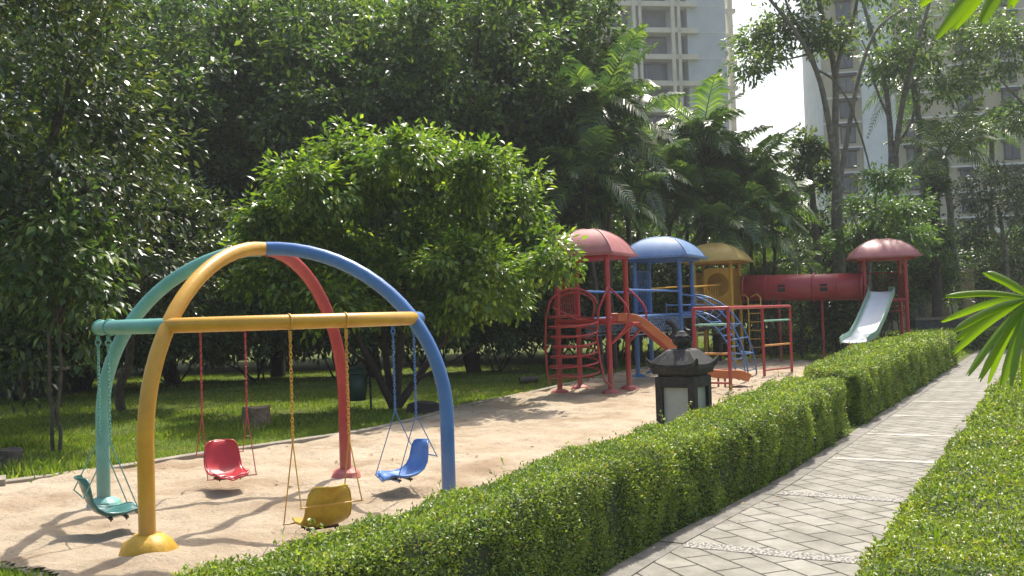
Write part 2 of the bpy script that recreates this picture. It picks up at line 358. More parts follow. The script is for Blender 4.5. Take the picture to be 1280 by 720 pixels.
def kerb(pts, w, z1, m, name, z0=-.02):
    b = MB(); P = [Vector((p[0], p[1], 0)) for p in pts]; L = []; Rr = []
    for i, p in enumerate(P):
        t = (P[min(i + 1, len(P) - 1)] - P[max(i - 1, 0)]).normalized(); n = Vector((-t.y, t.x, 0))
        L.append(p + n * w / 2); Rr.append(p - n * w / 2)
    vs = []
    for l_, r_ in zip(L, Rr): vs += [l_ + Vector((0, 0, z0)), l_ + Vector((0, 0, z1 - .01)), l_.lerp(r_, .12) + Vector((0, 0, z1)), l_.lerp(r_, .88) + Vector((0, 0, z1)), r_ + Vector((0, 0, z1 - .01)), r_ + Vector((0, 0, z0))]
    fs = []
    for i in range(len(P) - 1):
        for k in range(5): a = i * 6 + k; fs.append((a, a + 1, a + 7, a + 6))
    fs += [(0, 5, 4, 3, 2, 1), tuple(len(vs) - 6 + k for k in range(6))]
    b.add(vs, fs); return b.obj(name, m)
def smooth_line(P, k=4):
    P = [np.array(p, float) for p in P]; o = []
    for i in range(len(P) - 1):
        p0 = P[max(i - 1, 0)]; p1 = P[i]; p2 = P[i + 1]; p3 = P[min(i + 2, len(P) - 1)]
        for j in range(k):
            t = j / k; o.append(.5 * ((2 * p1) + (-p0 + p2) * t + (2 * p0 - 5 * p1 + 4 * p2 - p3) * t * t + (-p0 + 3 * p1 - 3 * p2 + p3) * t ** 3))
    return o + [P[-1]]
tag(kerb(smooth_line(edge[2:]), .16, .10, M['concrete'], 'kerb'), kind='structure')
tag(kerb([(-9.3, 11.0), (-7.5, 11.75), (-6.5, 12.25)], .42, .15, M['concrete'], 'kerb_slab'), kind='structure')
tag(kerb(smooth_line([(-3.0, 6.85), (-3.84, 7.75), (-4.4, 8.15), (-6.0, 9.0), (-9.0, 10.4)]), .12, .05, M['concrete'], 'kerb'), kind='structure')

# path in its own frame: local x along, y to the left
PW = 1.95
ang = math.atan2(PT[1], PT[0])
def pathobj(b, name, m):
    o = b.obj(name, m); o.location = (O[0], O[1], 0); o.rotation_euler = (0, 0, ang); return tag(o, kind='structure')
b = MB(); ss = [-12, 0] + list(np.linspace(.5, 5, 10)) + [70]
b.add([v for q in ss for v in ((q, -float(bend(q)), .008), (q, -PW - .6, .008))], [(2 * i, 2 * i + 1, 2 * i + 3, 2 * i + 2) for i in range(len(ss) - 1)]); pathobj(b, 'path', M['paver'])
b = MB()
xx = -12
while xx < 70:
    L = .6; e0, e1 = -float(bend(xx)), -float(bend(xx + L)); z_ = .015 + random.uniform(-.003, .003); a_, c_ = xx + .006, xx + L - .006
    b.add([(a_, e0 + .02, 0), (c_, e1 + .02, 0), (c_, e1 - .2, 0), (a_, e0 - .2, 0), (a_, e0 + .02, z_), (c_, e1 + .02, z_), (c_, e1 - .2, z_), (a_, e0 - .2, z_)], [(4, 7, 6, 5), (0, 1, 5, 4), (1, 2, 6, 5), (2, 3, 7, 6), (3, 0, 4, 7)]); xx += L
pathobj(b, 'path_edging', M['edging'])
b = MB(); b2 = MB()
def band(bb, s, w, z):
    y0, y1 = -.22 - float(bend(s)), -PW - .4; K = 14; vs = []
    for i in range(K + 1):
        y = y0 + (y1 - y0) * i / K; vs += [(s - w / 2 + random.uniform(-.012, .012), y, z), (s + w / 2 + random.uniform(-.012, .012), y, z)]
    bb.add(vs, [(i * 2, i * 2 + 2, i * 2 + 3, i * 2 + 1) for i in range(K)])
for i, s in enumerate((-1.6, 1.2, 3.75)): band(b, s, .20, .0125)
for i, s in enumerate((6.35, 8.95, 11.6, 14.3, 17.0, 19.7, 22.4, 25.2, 28, 31)): band(b2, s, .15, .0125)
pathobj(b, 'pebble_band', M['pebble']); pathobj(b2, 'path_band', M['band'])

# ------------------------------------------------------------------ grass
def grass(n, region, size, hollow=None):
    px, py = region(n)
    ok = ~inside(px, py, poly)
    rel = np.stack([px, py], 1) - O; s = rel @ PT; nn = rel @ PN
    ok &= ~((nn > -.03) & (nn < PW + 2.5) & (s > -14))
    px, py = px[ok], py[ok]; N = len(px)
    dens = vnoise(px, py, .8, 11) + .5 * vnoise(px, py, 3, 12)
    pos = np.stack([px, py, np.zeros(N)], 1)
    ax = np.stack([rng.normal(0, .55, N), rng.normal(0, .55, N), np.ones(N)], 1)
    L = size * (0.6 + .8 * rng.random(N)) * (1 + .8 * np.clip(dens, -.5, .6))
    nr = np.stack([rng.normal(size=N), rng.normal(size=N), rng.random(N) * .4], 1)
    return leaves(pos, ax, nr, L, .22, .1, .3)
def cat(lst):
    V = []; T = []; o = 0
    for v, t in lst: V.append(v); T.append(t + o); o += len(v)
    return np.concatenate(V), np.concatenate(T)
def ureg(x0, x1, y0, y1):
    return lambda n: (rng.uniform(x0, x1, n), rng.uniform(y0, y1, n))
def fan(y0, y1, a0, a1, p=1.0):     # the wedge of ground between two sight angles
    def f(n):
        y = y0 + (y1 - y0) * rng.random(n) ** p; return y * rng.uniform(a0, a1, n), y
    return f
gr = [grass(45000, fan(12, 18, -.56, -.1), .06), grass(110000, fan(17, 38, -.55, .12, 1.1), .07), grass(9000, fan(7.2, 10, -.62, -.36), .07),
      grass(40000, fan(28, 62, .1, .62), .11), grass(7000, lambda n: (lambda s, q: ((O + np.outer(s, PT) + np.outer(q, PN))[:, 0], (O + np.outer(s, PT) + np.outer(q, PN))[:, 1]))(rng.uniform(7.0, 11.5, n), rng.uniform(-1.4, -.02, n)), .055),
      grass(3000, lambda n: (lambda s, q: ((O + np.outer(s, PT) + np.outer(q, PN))[:, 0], (O + np.outer(s, PT) + np.outer(q, PN))[:, 1]))(rng.uniform(26, 40, n), rng.uniform(-2.4, -.02, n)), .1)]
V, T = cat(gr); tag(npmesh('grass', V, T, M['grass']), kind='stuff', label='short green grass of the lawns round the sand', cat='grass')

# ------------------------------------------------------------------ hedges
def hedge(name, s0, s1, n0, n1, h, zones, m, label, lump=.035, hfun=None, sprigs=40, nfun=None):
    """zones: (s from, s to, leaves per m2, leaf length)"""
    t = thing(name, label, 'hedge', pf((s0 + s1) / 2, (n0 + n1) / 2))
    t.location = (0, 0, 0)
    w = n1 - n0; rr = min(.14, h * .35)
    hz = hfun or (lambda s: 1.0 + 0 * s)
    def nmap(s, n):
        s = np.asarray(s, dtype=float); n = np.asarray(n, dtype=float)
        if nfun is not None: n = n1 + (n - n1) * nfun(s)
        return n + (bend(s) if n1 < 1 else 0)
    def surf(s, q):      # q in 0..1 runs round the section: left side, top, right side
        per = np.array([h - rr, rr * PI / 2, w - 2 * rr, rr * PI / 2, h - rr]); c = np.concatenate([[0], np.cumsum(per)]); d = q * c[-1]
        n = np.zeros_like(d); z = np.zeros_like(d); on = np.zeros_like(d); oz = np.zeros_like(d)
        k = d < c[1]; n[k] = 0; z[k] = d[k]; on[k] = -1
        k = (d >= c[1]) & (d < c[2]); a = (d[k] - c[1]) / rr; n[k] = rr - rr * np.cos(a); z[k] = h - rr + rr * np.sin(a); on[k] = -np.cos(a); oz[k] = np.sin(a)
        k = (d >= c[2]) & (d < c[3]); n[k] = rr + d[k] - c[2]; z[k] = h; oz[k] = 1
        k = (d >= c[3]) & (d < c[4]); a = (d[k] - c[3]) / rr; n[k] = w - rr + rr * np.sin(a); z[k] = h - rr + rr * np.cos(a); on[k] = np.sin(a); oz[k] = np.cos(a)
        k = d >= c[4]; n[k] = w; z[k] = h - rr - (d[k] - c[4]); on[k] = 1
        return n0 + n, z * hz(s), on, oz, c[-1]
    pos = []; ax = []; nr = []; Ls = []
    def put(s, n, z, os_, on, oz, Ln):
        N = len(s); xy = O + np.outer(s, PT) + np.outer(nmap(s, n), PN)
        nv = np.outer(os_, np.append(PT, 0)) + np.outer(on, np.append(PN, 0)) + np.outer(oz, [0, 0, 1])
        lu = lump * (vnoise(s, n + z, 2.3, 5) + .6 * vnoise(s + 7, n - z, 5.5, 6)) * 2
        p = np.stack([xy[:, 0], xy[:, 1], z], 1) + nv * (lu + rng.normal(-.012, .016, N))[:, None]
        p[:, 2] = np.maximum(p[:, 2], .01)
        a = nv * .55 + rng.normal(0, .75, (N, 3)); a[:, 2] += .15
        pos.append(p); ax.append(a); nr.append(nv * .8 + [0, 0, .35] + rng.normal(0, .5, (N, 3))); Ls.append(Ln * rng.uniform(.6, 1.25, N))
    for a0, a1, den, Ln in zones:
        per = 2 * h + w; N = int((a1 - a0) * per * den)
        s = rng.uniform(a0, a1, N); q = rng.random(N); n, z, on, oz, _ = surf(s, q); put(s, n, z, 0 * s, on, oz, Ln)
    for e, sg in ((s0, -1), (s1, 1)):
        den, Ln = (zones[0] if sg < 0 else zones[-1])[2:]; N = int(w * h * den); n = rng.uniform(n0 + .05, n1 - .05, N); z = rng.uniform(0, h * .97, N) * hz(np.full(N, e))
        put(np.full(N, e), n, z, np.full(N, sg * 1.0), 0 * n, 0 * n, Ln)
    # loose sprigs above the clipped face
    for k in range(sprigs):
        s = rng.uniform(s0, s1); n = rng.uniform(n0, n1); Ln = [zz for zz in zones if zz[0] <= s <= zz[1]]
        Ln = Ln[0][3] if Ln else .03
        hh = rng.uniform(.04, .14); K = 9; base = Vector((*(O + PT * s + PN * float(nmap(s, n))), h * float(hz(np.array(s)))))
        tilt = rng.normal(0, .25, 3)
        p = np.array(base) + np.outer(np.linspace(0, 1, K), np.array([tilt[0], tilt[1], 1]) * hh)
        pos.append(p); ax.append(rng.normal(0, .7, (K, 3)) + [0, 0, .5]); nr.append(rng.normal(0, .4, (K, 3)) + [0, 0, 1]); Ls.append(np.full(K, Ln * 1.2))
    V, T = leaves(np.concatenate(pos), np.concatenate(ax), np.concatenate(nr), np.concatenate(Ls), .52)
    npmesh('foliage', V, T, m, t)
    # twiggy core
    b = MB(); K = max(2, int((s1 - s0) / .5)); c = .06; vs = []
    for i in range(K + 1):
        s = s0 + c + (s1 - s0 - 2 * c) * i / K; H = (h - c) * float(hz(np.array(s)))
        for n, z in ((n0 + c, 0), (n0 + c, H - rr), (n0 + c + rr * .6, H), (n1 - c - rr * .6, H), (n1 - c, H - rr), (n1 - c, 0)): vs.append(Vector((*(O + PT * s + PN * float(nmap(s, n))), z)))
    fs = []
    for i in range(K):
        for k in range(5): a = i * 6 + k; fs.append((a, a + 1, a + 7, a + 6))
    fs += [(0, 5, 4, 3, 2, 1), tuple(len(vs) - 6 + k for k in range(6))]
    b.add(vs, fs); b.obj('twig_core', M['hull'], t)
    return t
hedge('hedge', -6.5, 8.75, -.98, -.03, .80, [(-6.5, -4, 1500, .034), (-4, 1.5, 6600, .027), (1.5, 8.75, 4300, .033)], M['hedge'], 'near clipped waist-high hedge between the sand and the paved path', sprigs=90, lump=.05, hfun=lambda s: 1 + .07 * np.clip((s - 3) / 4, 0, 1) + .018 * np.sin(s * 1.7), nfun=lambda s: .54 + .46 * np.clip((s + 3.5) / 9, 0, 1))
hedge('hedge', 10.1, 27.0, -1.2, -.03, 1.04, [(10.1, 15, 2500, .043), (15, 27, 1300, .06)], M['hedge'], 'far taller clipped hedge along the path in front of the slide', sprigs=40, nfun=lambda s: .35 + .65 * np.clip((s - 10.1) / 1.0, 0, 1) ** .6, lump=.06, hfun=lambda s: .82 + .18 * np.clip((s - 10.1) / 4.5, 0, 1) ** .7 + .015 * np.sin(s * 1.3))
hedge('hedge', -4.2, 24, PW - .02, PW + 3.6, .40, [(-4.2, 1.5, 4200, .033), (1.5, 8, 2400, .043), (8, 24, 900, .07)], M['hedge_low'], 'low wide yellow-green hedge on the right side of the path', lump=.05, sprigs=160)

# ------------------------------------------------------------------ trees
def limb(b, p0, p1, r0, r1, k=5, wob=.12, n=7, mi=0):
    p0 = Vector(p0); p1 = Vector(p1); d = (p1 - p0).length; pts = []; rs = []
    for i in range(k + 1):
        t = i / k; o = Vector(rng.normal(0, wob * d * .12, 3)) if 0 < i < k else Vector((0, 0, 0))
        pts.append(p0.lerp(p1, t) + o); rs.append(r0 + (r1 - r0) * t)
    b.tube(pts, rs, n, mi=mi); return pts
def crown(C, rad, n_cl, per, L, seed, spread=.75, droop=.25, hollow=.45, low=-1.0, wr=.5):
    r = np.random.default_rng(seed); C = np.array(C); rad = np.array(rad)
    d = unit(r.normal(size=(n_cl, 3))); d[:, 2] = np.where(d[:, 2] < low, -d[:, 2], d[:, 2])
    ph = r.uniform(0, 6.28, 4)
    bump = 1 + .16 * np.sin(3 * d[:, 0] + ph[0]) * np.sin(3.7 * d[:, 2] + ph[1]) + .12 * np.sin(6 * d[:, 1] + ph[2] + 4 * d[:, 0])
    rr = (hollow + (1 - hollow) * r.random(n_cl) ** .6) * bump
    cc = C + d * rad * rr[:, None]
    K = n_cl * per
    ci = np.repeat(cc, per, 0); di = np.repeat(d, per, 0)
    cs = np.repeat(spread * r.uniform(.6, 1.35, n_cl), per)
    off = r.normal(size=(K, 3)) * [1, 1, .6]; off = unit(off) * (r.random(K) ** .5 * cs)[:, None]
    pos = ci + off
    a = off / cs[:, None] * .9 + di * .5 + r.normal(0, .45, (K, 3)); a[:, 2] -= droop
    nr = np.array([0, 0, 1.0]) + di * .35 + r.normal(0, .45, (K, 3))
    Ls = L * r.uniform(.65, 1.3, K)
    V, T = leaves(pos, a, nr, Ls, wr)
    return V, T, cc
def tree(name, label, base, C, rad, n_cl, per, L, m, seed, tr=.18, stems=1, bark='bark', group=None, trunk_top=None, **kw):
    t = thing(name, label, 'tree', (0, 0, 0), group)
    V, T, cc = crown(C, rad, n_cl, per, L, seed, **kw)
    npmesh('crown', V, T, m, t)
    b = MB(); base = Vector(base); Cv = Vector(C)
    for q in range(stems):
        a = 2 * PI * q / max(1, stems) + seed; sp = .28 * rad[0] if stems > 1 else .05
        foot = base + Vector((math.cos(a), math.sin(a), 0)) * (tr * .8 if stems > 1 else 0)
        mid = Vector((base.x, base.y, 0)).lerp(Cv, .45) + Vector((math.cos(a) * sp, math.sin(a) * sp, 0)); mid.z = max(base.z + .3, Cv.z - rad[2] * .55)
        p = limb(b, foot - Vector((0, 0, .05)), mid, tr, tr * .62, 5, .25)
        sel = cc[rng.choice(len(cc), min(len(cc), 9 // stems + 4), replace=False)]
        for c in sel: limb(b, p[-1 - int(rng.integers(0, 2))], c, tr * .42, tr * .08, 4, .35, 5)
    b.obj('trunk', M[bark], t); return t

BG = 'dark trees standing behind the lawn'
# central bright tree: crown measured against its own distance

# big background trees
far = [  # px, Y, zc, rx, rz, label, mat
    (60, 30, 8.0, 4.6, 5.4, 'leaf_dark', 'dark broadleaf tree behind the left end of the lawn'),
    (215, 33, 8.2, 4.4, 5.8, 'leaf_dark', 'tall dark tree behind the teal arch'),
    (345, 35, 9.5, 4.6, 6.0, 'leaf_mid', 'tall dark tree rising behind the left side of the bright green tree'),
    (465, 33, 8.5, 4.2, 5.6, 'leaf_mid', 'dense dark tree rising right behind the bright green tree'),
    (590, 34, 9.2, 4.6, 6.0, 'leaf_mid', 'tall full tree above the right side of the bright green tree'),
    (686, 37, 11.0, 3.3, 5.6, 'leaf_mid', 'tall tree whose crown reaches up beside the left tower block'),
    (120, 50, 13.5, 7.5, 7.0, 'leaf_dark', 'far tall tree filling the upper left behind the others'),
    (300, 52, 14.5, 7.6, 7.5, 'leaf_dark', 'far tall dark tree between the two front dark crowns'),
    (480, 52, 14.5, 7.4, 7.5, 'leaf_dark', 'far tall tree above the middle of the dark tree row'),
    (625, 53, 14.0, 6.2, 7.5, 'leaf_mid', 'far tall tree at the right end of the dark tree row')]
for i, (px, Yd, zc, rx, rz, mm, lb) in enumerate(far):
    X0 = (px - 640) / F * Yd
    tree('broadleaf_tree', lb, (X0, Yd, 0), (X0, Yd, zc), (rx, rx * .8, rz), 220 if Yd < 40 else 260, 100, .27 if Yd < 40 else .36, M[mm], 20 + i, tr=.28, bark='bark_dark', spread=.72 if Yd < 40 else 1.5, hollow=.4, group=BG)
# undergrowth closing the foot of the row
def shrub(label, px, Yd, rx, rz, m, seed, n_cl=70, per=110, L=.2, zc=None, ry=None, spread=.6, name='shrub', cat='shrub', group=None, wr=.5, low=-.2):
    X0 = (px - 640) / F * Yd; zc = zc if zc is not None else rz * .75
    t = thing(name, label, cat, (0, 0, 0), group)
    V, T, cc = crown((X0, Yd, zc), (rx, ry or rx * .7, rz), n_cl, per, L, seed, spread=spread, hollow=.3, low=low, wr=wr)
    k = V[:, 2] < .02; V[k, 2] = .02
    npmesh('foliage', V, T, M[m], t)
    b = MB()
    for q in range(5):
        c = cc[int(rng.integers(0, len(cc)))]; limb(b, (X0 + rng.normal(0, .1), Yd + rng.normal(0, .1), -.03), c, .035, .012, 4, .3, 5)
    b.obj('stem', M['bark_dark'], t); return t
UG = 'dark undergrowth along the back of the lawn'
names = ['far left', 'left', 'middle left', 'middle', 'right']
ul = ['at the left edge of the picture', 'behind the thin sapling', 'behind the teal arch', 'behind the yellow arch', 'behind the stump', 'behind the litter bin', 'right of the bright tree stems', 'left of the nearest red tower', 'behind the blue tower legs']
for i, (px, Yd, rx, rz) in enumerate([(-150, 34, 3.4, 3.2), (-30, 37, 3.4, 3.2), (90, 40, 3.6, 3.6), (210, 42, 3.6, 3.8), (330, 42, 3.6, 3.8), (440, 42, 3.6, 3.8), (550, 43, 3.6, 3.8), (660, 44, 3.6, 3.8), (770, 46, 3.8, 3.8)]):
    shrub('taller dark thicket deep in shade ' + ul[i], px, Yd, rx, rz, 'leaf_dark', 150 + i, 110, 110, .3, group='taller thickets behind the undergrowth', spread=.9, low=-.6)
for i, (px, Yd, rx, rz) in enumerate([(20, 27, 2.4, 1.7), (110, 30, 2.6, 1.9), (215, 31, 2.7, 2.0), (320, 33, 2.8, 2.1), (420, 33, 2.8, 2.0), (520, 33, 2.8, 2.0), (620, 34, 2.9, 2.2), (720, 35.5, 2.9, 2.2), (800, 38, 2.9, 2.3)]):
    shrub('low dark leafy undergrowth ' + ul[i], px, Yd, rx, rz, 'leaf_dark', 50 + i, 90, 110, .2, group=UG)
# left big glossy tree, its trunk out of frame
tree('broadleaf_tree', 'big glossy-leaved tree hanging in from the upper left edge', (-10.2, 17.5, 0), (-9.0, 17.2, 5.9), (2.9, 2.6, 4.3), 230, 95, .17, M['leaf_gloss'], 71, tr=.22, spread=.62, droop=.35, hollow=.4, wr=.5)
tree('broadleaf_tree', 'glossy grey-green tree just right of the big overhanging one', (-9.4, 23, 0), (-9.0, 23, 3.9), (2.2, 2.0, 1.9), 90, 110, .18, M['leaf_gloss'], 72, tr=.12, spread=.55, hollow=.4)
tree('broadleaf_tree', 'drooping tree under the big overhanging one at the left edge', (-11.2, 20.5, 0), (-10.6, 20, 4.4), (2.2, 2.0, 2.0), 90, 110, .18, M['leaf_gloss'], 73, tr=.14, spread=.6, hollow=.4)
# sapling with two thin stems
t = thing('sapling', 'young tree with two thin stems in the lawn left of the teal arch', 'tree')
p = G(70, 566); b = MB()
for dx in (-.05, .06): limb(b, (p.x + dx, p.y, -.03), (p.x + dx * 1.8, p.y, 2.1), .035, .025, 6, .08, 7)
V, T, cc = crown((p.x + .15, p.y, 3.0), (1.0, .9, 1.25), 42, 55, .17, 74, spread=.42, droop=.6, hollow=.2)
for c in cc[:14]: limb(b, (p.x + .03, p.y, 2.0), c, .02, .006, 4, .2, 5)
b.obj('trunk', M['bark'], t); npmesh('crown', V, T, M['leaf_mid'], t)

# --- palms
def frond_arrays(p0, direction, L, nl, ll, lw, sag=1.0, rise=.5, vee=.5, seed=0, droopl=.5):
    r = np.random.default_rng(seed); d = np.array([math.cos(direction), math.sin(direction)])
    ts = np.linspace(0, 1, 9)
    path = np.array([[p0[0] + d[0] * L * t * (1 - .12 * t), p0[1] + d[1] * L * t * (1 - .12 * t), p0[2] + L * (rise * t - sag * t * t * .8)] for t in ts])
    tt = np.linspace(.14, .99, nl)
    P = np.stack([np.interp(tt, ts, path[:, k]) for k in range(3)], 1)
    tang = unit(np.gradient(P, axis=0)); side = unit(np.cross(tang, [0, 0, 1.0])); up = np.cross(side, tang)
    V = []; T = []; o = 0
    for sg in (1, -1):
        ln = ll * np.clip(np.sin(PI * (tt * .86 + .12)), .25, 1) * r.uniform(.85, 1.1, nl)
        a = side * sg + tang * .6 + up * vee * r.uniform(.3, 1.1, (nl, 1)); a = unit(a)
        w = tang * lw / 2
        m1 = P + a * ln[:, None] * .5; tip = P + a * ln[:, None] - np.array([0, 0, 1]) * (ln * droopl)[:, None]
        q = np.stack([P - w * .5, P + w * .5, m1 + w, m1 - w, tip], 1).reshape(-1, 3)
        bidx = (np.arange(nl) * 5)[:, None] + o
        T.append(np.concatenate([bidx + [[0, 1, 2]], bidx + [[0, 2, 3]], bidx + [[3, 2, 4]]], 1).reshape(-1, 3)); V.append(q); o += len(q)
    return np.concatenate(V), np.concatenate(T), path
def palm(label, stems, m, group=None, bark='bark', seed=0, name='palm_tree', nl=26, hang=None):
    """stems: (x, y, z top, stem radius, fronds, frond length, leaflet length)"""
    t = thing(name, label, 'palm'); r = np.random.default_rng(seed + 900); tb = MB(); rb = MB(); parts = []
    for si, (x, y, zt, rad, nf, fl, ll) in enumerate(stems):
        lean = r.normal(0, .04 * zt, 2)
        limb(tb, (x - lean[0], y - lean[1], -.05), (x, y, zt), rad * 1.25, rad, 7, .06, 8)
        for q in range(nf):
            a = 2 * PI * (q / nf) * 1.0 + r.uniform(-.35, .35) + si; lev = (q * 0.618) % 1
            rise = 1.25 - 1.35 * lev + r.uniform(-.1, .1); sag = .55 + .6 * lev
            v, tt, path = frond_arrays((x, y, zt), a, fl * r.uniform(.8, 1.1) , nl, ll, ll * .11, sag, rise, .35, seed * 97 + si * 31 + q, .35 + .3 * lev)
            parts.append((v, tt)); rb.tube(path, np.linspace(.022, .006, len(path)) * fl / 2, 5)
    tb.obj('trunk', M[bark], t); V, T = cat(parts); npmesh('fronds', V, T, M[m], t); rb.obj('frond_stalk', M['stalk'], t)
    return t
def px2(x, Yd): return (x - 640) / F * Yd
def zz(y, x, Yd): return D(x, y, Yd).z
st_ = lambda x, Yd, y, rad, nf, fl, ll: (px2(x, Yd), Yd, zz(y, x, Yd), rad, nf, fl, ll)
palm('dark clump of feathery palms behind the nearest red roof', [st_(755, 33, 135, .08, 16, 2.5, .95), st_(715, 34, 175, .08, 15, 2.4, .9), st_(785, 35, 165, .08, 15, 2.4, .9), st_(735, 32, 225, .07, 15, 2.3, .85), st_(800, 36, 225, .07, 15, 2.3, .85), st_(765, 33, 265, .07, 13, 2.2, .8), st_(700, 33, 250, .07, 12, 2.0, .8)], 'palm', seed=1)
palm('tall feathery palm clump above the blue roof', [st_(885, 38, 168, .07, 17, 2.4, 1.0), st_(860, 39, 200, .07, 15, 2.4, .95), st_(910, 39, 200, .07, 15, 2.4, .95), st_(838, 38, 235, .07, 14, 2.2, .9), st_(880, 37, 255, .07, 14, 2.2, .85)], 'palm_light', seed=2)
palm('lower feathery palm clump above the yellow roof', [st_(942, 38, 222, .07, 16, 2.1, .95), st_(925, 37, 245, .06, 14, 2.2, .9), st_(968, 38, 262, .06, 14, 2.0, .9), st_(905, 36, 285, .06, 12, 2.0, .8), st_(955, 37, 290, .06, 12, 2.0, .8)], 'palm_light', seed=3)
palm('slim coconut palm with a ragged crown before the right building', [st_(1152, 50, 105, .16, 15, 3.3, .9)], 'palm', bark='bark_pale', seed=4)
palm('coconut palm with hanging grey-green fronds behind the far red tower', [st_(1187, 46, 195, .15, 16, 3.2, .9)], 'palm', bark='bark_pale', seed=5)
palm('small far palm top before the right building', [st_(1248, 55, 165, .14, 13, 2.6, .8)], 'palm', bark='bark_pale', seed=6)
palm('short young palm with arching fronds behind the tunnel', [st_(1000, 37, 330, .06, 9, 1.6, .5)], 'palm_light', seed=7, nl=20)

# --- tall bare-branched trees on the right, branches followed from the picture at their own depth
def branchtree(label, Yd, lines, blobs, m, seed, bark='bark_pale', group=None, L=.22, n_each=6, per=70, spr=.7, dy=1.5, wr=.5, dr=.3):
    t = thing('broadleaf_tree', label, 'tree', (0, 0, 0), group); b = MB(); r = np.random.default_rng(seed)
    for pts, w0, w1, dd in lines:
        P = []
        for i, (x, y) in enumerate(pts): P.append(D(x, y, Yd + dd * i / max(1, len(pts) - 1)))
        P = [Vector(p) for p in smooth_line([tuple(p) for p in P], 3)]
        b.tube(P, [w0 + (w1 - w0) * i / (len(P) - 1) for i in range(len(P))], 8)
    b.obj('trunk', M[bark], t)
    parts = []
    for i, (x, y, rx, ry, k) in enumerate(blobs):
        c = D(x, y, Yd + r.uniform(-dy, dy)); s = Yd / F
        V, T, cc = crown(c, (rx * s, rx * s * .9, ry * s), k, per, L, seed * 10 + i, spread=spr, hollow=.2, droop=dr, wr=wr); parts.append((V, T))
    V, T = cat(parts); npmesh('crown', V, T, M[m], t); return t
branchtree('bright green dense low tree with several dark stems behind the swings', 21.4,
    [([(492, 510), (470, 465), (448, 425), (425, 385)], .10, .05, -.8), ([(492, 510), (484, 460), (478, 400), (470, 340)], .09, .05, .5), ([(494, 510), (498, 450), (505, 390), (500, 300)], .12, .06, 0),
     ([(496, 510), (525, 468), (552, 430), (590, 395), (640, 370)], .10, .045, .8), ([(552, 430), (575, 370), (580, 300)], .06, .03, .5), ([(470, 465), (440, 440), (395, 400)], .05, .025, -1), ([(520, 475), (560, 455), (600, 430)], .05, .025, -.6)],
    [(432, 196, 42, 30, 15), (470, 225, 60, 38, 20), (390, 232, 46, 34, 15), (340, 275, 48, 34, 17), (400, 300, 70, 50, 26), (540, 205, 56, 34, 20), (510, 190, 40, 26, 11), (600, 222, 44, 34, 15), (640, 255, 46, 44, 18), (560, 280, 80, 60, 32),
     (662, 312, 36, 38, 16), (480, 330, 80, 56, 30), (600, 345, 70, 46, 24), (340, 345, 52, 34, 15), (400, 375, 60, 34, 16), (560, 385, 56, 24, 12), (470, 385, 50, 24, 10), (630, 372, 36, 24, 8), (306, 310, 26, 22, 7), (690, 322, 20, 22, 6)],
    'leaf_bright', 39, bark='bark_dark', L=.175, per=130, spr=.46, dy=1.6, wr=.5, dr=.45)
branchtree('tall forked tree with bare grey limbs right of the gap of sky', 40,
    [([(1050, 385), (1049, 330), (1046, 280), (1047, 233)], .27, .22, 0), ([(1047, 240), (1043, 200), (1033, 137), (1020, 87), (993, 37), (955, -10), (930, -50)], .16, .05, -1.5),
     ([(1047, 240), (1044, 167), (1044, 96), (1033, 42), (1022, -10), (1018, -60)], .17, .07, .8), ([(1044, 100), (1052, 60), (1066, 25), (1074, -15), (1080, -60)], .10, .05, -1),
     ([(1048, 235), (1058, 179), (1068, 121), (1081, 71), (1100, 32), (1135, 8)], .13, .04, 1.5), ([(1020, 87), (1008, 50), (985, 10), (975, -30)], .09, .04, 1),
     ([(1010, 68), (985, 74), (960, 80)], .05, .02, -.5), ([(1018, 86), (1040, 98), (1058, 122), (1068, 146), (1080, 182), (1090, 222)], .055, .035, .5)],
    [(960, 60, 38, 22, 16), (935, 78, 20, 14, 7), (985, 35, 34, 18, 12), (1030, 50, 34, 20, 12), (1000, -25, 60, 25, 16), (1075, -25, 60, 22, 14)], 'leaf_mid', 31, L=.24, per=80, spr=.75)
branchtree('second tall forked tree in front of the right building', 46,
    [([(1116, 400), (1117, 320), (1116, 250), (1117, 196)], .30, .26, 0), ([(1115, 205), (1110, 130), (1098, 70), (1078, 0), (1068, -50)], .16, .06, 1), ([(1118, 200), (1128, 130), (1142, 70), (1160, 10), (1172, -40)], .16, .05, -1),
     ([(1112, 150), (1095, 110), (1086, 70), (1072, 40)], .07, .03, 1), ([(1130, 120), (1150, 95), (1185, 80)], .06, .02, -1), ([(1116, 190), (1140, 150), (1150, 110)], .1, .04, .5)],
    [(1110, 75, 36, 28, 13), (1150, 60, 44, 26, 15), (1200, 60, 40, 24, 12), (1170, 110, 46, 20, 13), (1225, 95, 36, 24, 12), (1205, 165, 32, 26, 11), (1130, 20, 60, 24, 14), (1215, 20, 50, 22, 12)], 'leaf_mid', 32, L=.26, per=60, spr=.75)
branchtree('leafy tree hanging in at the right edge before the building', 42, [([(1300, 400), (1300, 200), (1292, 100), (1270, 40)], .28, .1, 0), ([(1296, 150), (1270, 120), (1250, 100)], .08, .03, 0)],
    [(1265, 60, 34, 34, 14), (1280, 130, 34, 40, 14), (1240, 40, 30, 20, 8)], 'leaf_mid', 33, L=.22, per=80)
branchtree('pale feathery small tree behind the far red roof', 37, [([(1085, 395), (1088, 320), (1092, 270), (1098, 225)], .10, .04, 0), ([(1088, 320), (1070, 280), (1062, 250)], .05, .02, 0), ([(1090, 300), (1112, 260), (1125, 240)], .05, .02, 0)],
    [(1100, 222, 30, 14, 10), (1085, 255, 38, 14, 13), (1125, 262, 32, 12, 10), (1105, 290, 50, 16, 15), (1140, 305, 34, 14, 9), (1062, 300, 30, 14, 8)], 'leaf_pale', 34, L=.2, per=80, spr=.55)
